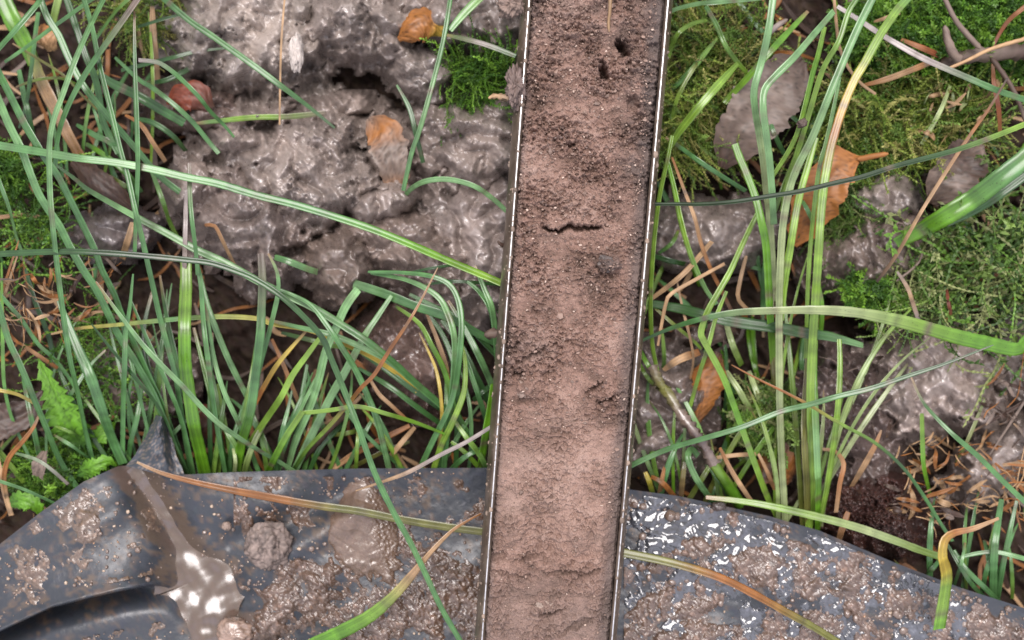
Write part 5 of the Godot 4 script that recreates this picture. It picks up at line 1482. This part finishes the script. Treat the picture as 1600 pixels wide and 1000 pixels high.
func tangle(called: String, label: String, box: Rect2, count: int, dir: Vector2, cols: String, h0: float, h1: float, w: float) -> void:
	var o := thing(called, label, "dry roots" if called == "root_tangle" else "dry grass", at(box.get_center().x, box.get_center().y, h0), "")
	for k in count:
		var p := box.position + Vector2(rng.randf(), rng.randf()) * box.size
		var d := dir.rotated(rng.randfn(0.0, 0.7)) * rng.randf_range(8.0, 17.0)
		var xy := []
		var hs := []
		var h := rng.randf_range(h0, h1)
		var bend := rng.randfn(0.0, 0.16)
		for q in rng.randi_range(3, 5):
			xy.append(p.x); xy.append(p.y)
			hs.append(clampf(h + rng.randfn(0.0, 2.0), h0 - 3.0, h1 + 4.0))
			p += d
			d = d.rotated(bend + rng.randfn(0.0, 0.22))
		var c := cols[rng.randi() % cols.length()]
		if rng.randf() < 0.45:
			part(o, "rootlet", stem_mesh(track(xy, hs), w * rng.randf_range(0.15, 0.4), w * 0.12, c + c, 0.6, 5, 0.0014), mats.twig)
		else:
			part(o, "strip", blade_mesh(track(xy, hs), w * rng.randf_range(0.8, 2.4), c + c, 0.3, 0.3, 0.4), mats.straw)

# ---------- moss ----------
func leaflet(st: SurfaceTool, p: Vector3, d: Vector3, up: Vector3, length: float, w: float, c: Color) -> void:
	var s := d.cross(up).normalized() * w
	var m := p + d * (length * 0.45) + up * (length * 0.10)
	var e := p + d * length - up * (length * 0.12)
	for q in [[p - s * 0.3, p + s * 0.3, m + s], [p - s * 0.3, m + s, m - s], [m - s, m + s, e]]:
		st.set_normal(((q[2] as Vector3) - q[0]).cross((q[1] as Vector3) - q[0]).normalized())
		for r in q:
			st.set_color(c)
			st.add_vertex(r)

func moss_mesh(kind: int, seed_: int) -> ArrayMesh:
	var r := RandomNumberGenerator.new()
	r.seed = seed_
	var st := SurfaceTool.new()
	st.begin(Mesh.PRIMITIVE_TRIANGLES)
	var p := Vector3.ZERO
	var d := Vector3(r.randf_range(-0.3, 0.3), 1.0, r.randf_range(-0.3, 0.3)).normalized()
	var segs := 12
	var length := 0.0008
	if kind == 1:      # feathery, trailing
		d = Vector3(1.0, 0.35, 0.0).normalized()
		segs = 18
		length = 0.0009
	elif kind == 2:    # long curling filaments
		d = Vector3(1.0, 0.5, 0.0).normalized()
		segs = 22
		length = 0.0011
	var bend := Vector3(r.randfn(0, 0.12), r.randfn(0, 0.10) - 0.06, r.randfn(0, 0.16))
	for k in segs:
		var t := float(k) / segs
		var nx := p + d * length
		var g := Color(0.9, 0.9, 0.9)
		leaflet(st, p, d, Vector3.UP if absf(d.y) < 0.8 else Vector3.BACK, length * 1.25, 0.00010 if kind != 2 else 0.00026, g)
		leaflet(st, p, d, d.cross(Vector3.UP).normalized() if absf(d.y) < 0.95 else Vector3.RIGHT, length * 1.25, 0.00010, g)
		var leaves := 3 if kind == 0 else (2 if kind == 1 else (1 if k % 2 == 0 else 0))
		for q in leaves:
			var a := k * 2.4 + q * TAU / maxi(leaves, 1) + r.randf() * 0.7
			var side := d.cross(Vector3(cos(a), 0.2, sin(a))).normalized()
			var ld := (side * (1.0 if kind != 1 else 0.9) + d * (0.35 + 0.5 * t)).normalized()
			var ln := (0.0023 if kind == 0 else (0.0022 if kind == 1 else 0.0030)) * (1.0 - 0.45 * t) * r.randf_range(0.7, 1.2)
			var c := Color(1, 1, 1) * r.randf_range(0.7, 1.25)
			c.a = 1.0
			leaflet(st, p, ld, d, ln, 0.00030 if kind == 0 else (0.00024 if kind == 1 else 0.00040), c)
		p = nx
		d = (d + bend + Vector3(r.randfn(0, 0.1), r.randfn(0, 0.08), r.randfn(0, 0.1))).normalized()
	return st.commit()

func moss(label: String, c: Vector2, rad: Vector2, kind: int, count: int, h: float, dome: float, colors: Array, scale_ := 1.0) -> void:
	var o := thing("moss_cushion", label, "moss", at(c.x, c.y, h), "moss cushions")
	for variant in 3:
		var mm := MultiMesh.new()
		mm.transform_format = MultiMesh.TRANSFORM_3D
		mm.use_colors = true
		mm.mesh = moss_mesh(kind, 100 + kind * 10 + variant)
		var n := count / 3
		mm.instance_count = n
		for k in n:
			var a := rng.randf() * TAU
			var q := sqrt(rng.randf())
			q *= 1.0 + 0.35 * n_low.get_noise_2d(cos(a) * 60.0 + c.x, sin(a) * 60.0 + c.y)
			var p := c + Vector2(cos(a) * rad.x, sin(a) * rad.y) * q
			var hh := h + dome * (1.0 - q * q) + rng.randfn(0.0, 1.6) + 3.0 * n_low.get_noise_2d(p.x * 0.7, p.y * 0.7 + 20.0)
			var s := scale_ * rng.randf_range(0.65, 1.3)
			var b := Basis.from_euler(Vector3(rng.randfn(0.0, 0.35), rng.randf() * TAU, rng.randfn(0.0, 0.35))).scaled(Vector3.ONE * s)
			mm.set_instance_transform(k, Transform3D(b, at(p.x, p.y, hh)))
			var col: Color = colors[rng.randi() % colors.size()]
			col = col * rng.randf_range(0.65, 1.35)
			col.a = 1.0
			mm.set_instance_color(k, col)
		var g := MultiMeshInstance3D.new()
		g.name = "fronds" if variant == 0 else "fronds_%03d" % variant
		g.multimesh = mm
		g.material_override = mats.moss
		o.add_child(g)
		g.position = -o.position
		stuff(g)

func build_moss() -> void:
	var green := [Color(0.085, 0.20, 0.016), Color(0.14, 0.28, 0.024), Color(0.04, 0.11, 0.01)]
	var lime := [Color(0.24, 0.31, 0.05), Color(0.15, 0.25, 0.035), Color(0.08, 0.15, 0.02), Color(0.28, 0.27, 0.08)]
	var soft := [Color(0.10, 0.20, 0.025), Color(0.16, 0.25, 0.05), Color(0.05, 0.11, 0.015), Color(0.22, 0.25, 0.09)]
	moss("deep green star moss in the top right corner", Vector2(1500, 45), Vector2(150, 75), 0, 1500, -10.0, 8.0, green)
	moss("bright green moss beside the greyish blade near the top right", Vector2(1390, 60), Vector2(75, 60), 0, 500, -10.0, 6.0, green)
	moss("dull green feathery moss against the auger's upper right side", Vector2(1110, 110), Vector2(95, 120), 1, 430, -13.0, 6.0, lime, 1.2)
	moss("low moss below the feathery patch beside the auger", Vector2(1085, 205), Vector2(65, 55), 1, 260, -12.0, 5.0, lime)
	moss("yellow green trailing moss under the orange leaf's stalk", Vector2(1420, 185), Vector2(140, 80), 1, 520, -10.0, 6.0, lime, 1.3)
	moss("moss strands behind the right grass stems", Vector2(1330, 330), Vector2(55, 85), 1, 240, -12.0, 6.0, soft)
	moss("feathery light green moss at the right edge", Vector2(1548, 425), Vector2(100, 80), 2, 170, -10.0, 14.0, soft, 1.7)
	moss("thin moss strands left of the feathery clump", Vector2(1435, 455), Vector2(60, 50), 2, 170, -10.0, 6.0, soft)
	moss("small moss tuft low between the right stems", Vector2(1195, 655), Vector2(50, 55), 0, 220, -10.0, 6.0, soft)
	moss("tiny moss sprig below the crumbly mud mound", Vector2(1350, 455), Vector2(36, 34), 0, 110, -6.0, 6.0, green)
	moss("dark star moss at the left edge", Vector2(12, 268), Vector2(34, 34), 0, 160, -4.0, 8.0, green)
	moss("stringy moss under the left blades", Vector2(45, 345), Vector2(60, 60), 2, 120, -12.0, 6.0, green)
	moss("green moss showing through the top mud beside the auger", Vector2(750, 125), Vector2(55, 42), 1, 220, -5.0, 6.0, green)
	moss("short moss in the gap of the lower left blades", Vector2(165, 560), Vector2(60, 70), 2, 110, -14.0, 6.0, green)
	moss("moss between the blades behind the left sheet edge", Vector2(105, 735), Vector2(90, 45), 0, 240, -16.0, 6.0, green)
	moss("thin moss at the top left behind the blades", Vector2(225, 20), Vector2(60, 40), 1, 120, -12.0, 5.0, lime)

# ---------- background litter and low grass, too many to count ----------
func build_litter() -> void:
	var dead := []
	var green := []
	for k in 1150:
		var px := rng.randf_range(-330, 1930)
		var py := rng.randf_range(-300, 960)
		if py > edge_y(px) + 10.0 or (px > 330 and px < 790 and py < 420):
			continue
		var d := Vector2.from_angle(rng.randf() * TAU) * rng.randf_range(16.0, 40.0)
		var p := Vector2(px, py)
		var xy := []
		var hs := []
		for q in 4:
			xy.append(p.x); xy.append(p.y)
			hs.append(ground_h(p.x, p.y) + rng.randf_range(0.5, 5.0))
			p += d
			d = d.rotated(rng.randfn(0.0, 0.3))
		var c: String = "sosokomk"[rng.randi() % 8]
		dead.append(stem_like(xy, hs, rng.randf_range(4.0, 10.0), c))
	for k in 420:
		var px := rng.randf_range(-330, 1930)
		var py := rng.randf_range(-300, 900)
		if py > edge_y(px) + 10.0 or (px > 240 and px < 790 and py < 440) or (px < 790 and rng.randf() < 0.6) or (px > 1280 and px < 1600 and py > 540):
			continue
		var d := Vector2.from_angle(-PI / 2 + rng.randfn(0.0, 0.6)) * rng.randf_range(25.0, 50.0)
		var p := Vector2(px, py)
		var xy := []
		var hs := []
		var bend := rng.randfn(0.0, 0.12)
		for q in 5:
			xy.append(p.x); xy.append(p.y)
			hs.append(ground_h(p.x, p.y) + 1.0 + 8.0 * sin(q * 0.75))
			p += d
			d = d.rotated(bend)
		var c: String = "ggbgvg"[rng.randi() % 6]
		green.append(stem_like(xy, hs, rng.randf_range(6.0, 10.0), c))
	var o := MeshInstance3D.new()
	o.name = "dead_grass_litter"
	o.mesh = join(dead)
	o.material_override = mats.straw
	add_child(o)
	stuff(o)
	tag(o, "dead brown grass litter lying on the soil under the blades", "litter")
	o = MeshInstance3D.new()
	o.name = "low_grass"
	o.mesh = join(green)
	o.material_override = mats.grass
	add_child(o)
	stuff(o)
	tag(o, "low dark green grass growing beneath the long blades", "grass")

func stem_like(xy: Array, hs: Array, w: float, c: String) -> ArrayMesh:
	var ctrl := PackedVector3Array()
	for k in hs.size():
		ctrl.append(at(xy[k * 2], xy[k * 2 + 1], hs[k]))
	return blade_mesh(ctrl, w, c + c, 0.5, 0.3)

func build_plants() -> void:
	build_litter()
	build_moss()
	build_tufts()
	build_lone()
	build_straw()
	build_leaves()
	build_twigs()

func _ready() -> void:
	rng.seed = 20240611
	make_noise(n_low, FastNoiseLite.TYPE_SIMPLEX_SMOOTH, 0.022, 3, 3)
	make_noise(n_mid, FastNoiseLite.TYPE_SIMPLEX_SMOOTH, 0.085, 3, 8)
	make_noise(n_fine, FastNoiseLite.TYPE_SIMPLEX_SMOOTH, 0.21, 2, 12)
	make_noise(n_one, FastNoiseLite.TYPE_SIMPLEX_SMOOTH, 0.022, 1, 33)
	make_noise(n_cell, FastNoiseLite.TYPE_CELLULAR, 0.11, 1, 21)
	n_cell.cellular_return_type = FastNoiseLite.RETURN_DISTANCE
	make_noise(n_cell2, FastNoiseLite.TYPE_CELLULAR, 0.19, 1, 27)
	n_cell2.cellular_return_type = FastNoiseLite.RETURN_CELL_VALUE

	# camera: straight down over the sheet edge
	var cam := Camera3D.new()
	cam.name = "camera"
	cam.position = Vector3(0, EYE, 0)
	cam.rotation_degrees = Vector3(-90, 0, 0)
	cam.fov = rad_to_deg(2.0 * atan(500.0 / FOCAL))
	cam.near = 0.02
	cam.far = 60.0
	var lens := CameraAttributesPhysical.new()
	lens.frustum_focal_length = 12.0 * FOCAL / 500.0
	lens.frustum_focus_distance = 0.316
	lens.frustum_near = 0.02
	lens.frustum_far = 60.0
	lens.exposure_aperture = 11.0
	cam.attributes = lens
	add_child(cam)
	cam.current = true

	# overcast woodland light: white sky, brightest near the zenith
	var sky_mat := ProceduralSkyMaterial.new()
	sky_mat.sky_top_color = Color(0.90, 0.90, 0.97)
	sky_mat.sky_horizon_color = Color(0.62, 0.66, 0.66)
	sky_mat.sky_curve = 0.25
	sky_mat.ground_bottom_color = Color(0.06, 0.06, 0.05)
	sky_mat.ground_horizon_color = Color(0.25, 0.27, 0.25)
	var sky := Sky.new()
	sky.sky_material = sky_mat
	var env := Environment.new()
	env.background_mode = Environment.BG_SKY
	env.sky = sky
	env.background_energy_multiplier = 0.5
	env.tonemap_mode = Environment.TONE_MAPPER_LINEAR
	env.tonemap_exposure = 3.0
	env.sdfgi_enabled = true
	env.ssao_enabled = true
	env.ssil_enabled = true
	var we := WorldEnvironment.new()
	we.name = "world_environment"
	we.environment = env
	add_child(we)
	var sun := DirectionalLight3D.new()
	sun.name = "sun"
	sun.light_color = Color(1.0, 0.975, 0.97)
	sun.light_energy = 0.5
	sun.light_angular_distance = 40.0
	sun.shadow_enabled = true
	sun.rotation_degrees = Vector3(-71, 188, 0)
	add_child(sun)

	make_materials()
	build_ground()
	build_mud()
	build_sheet()
	build_on_sheet()
	build_auger()
	build_core()
	build_plants()
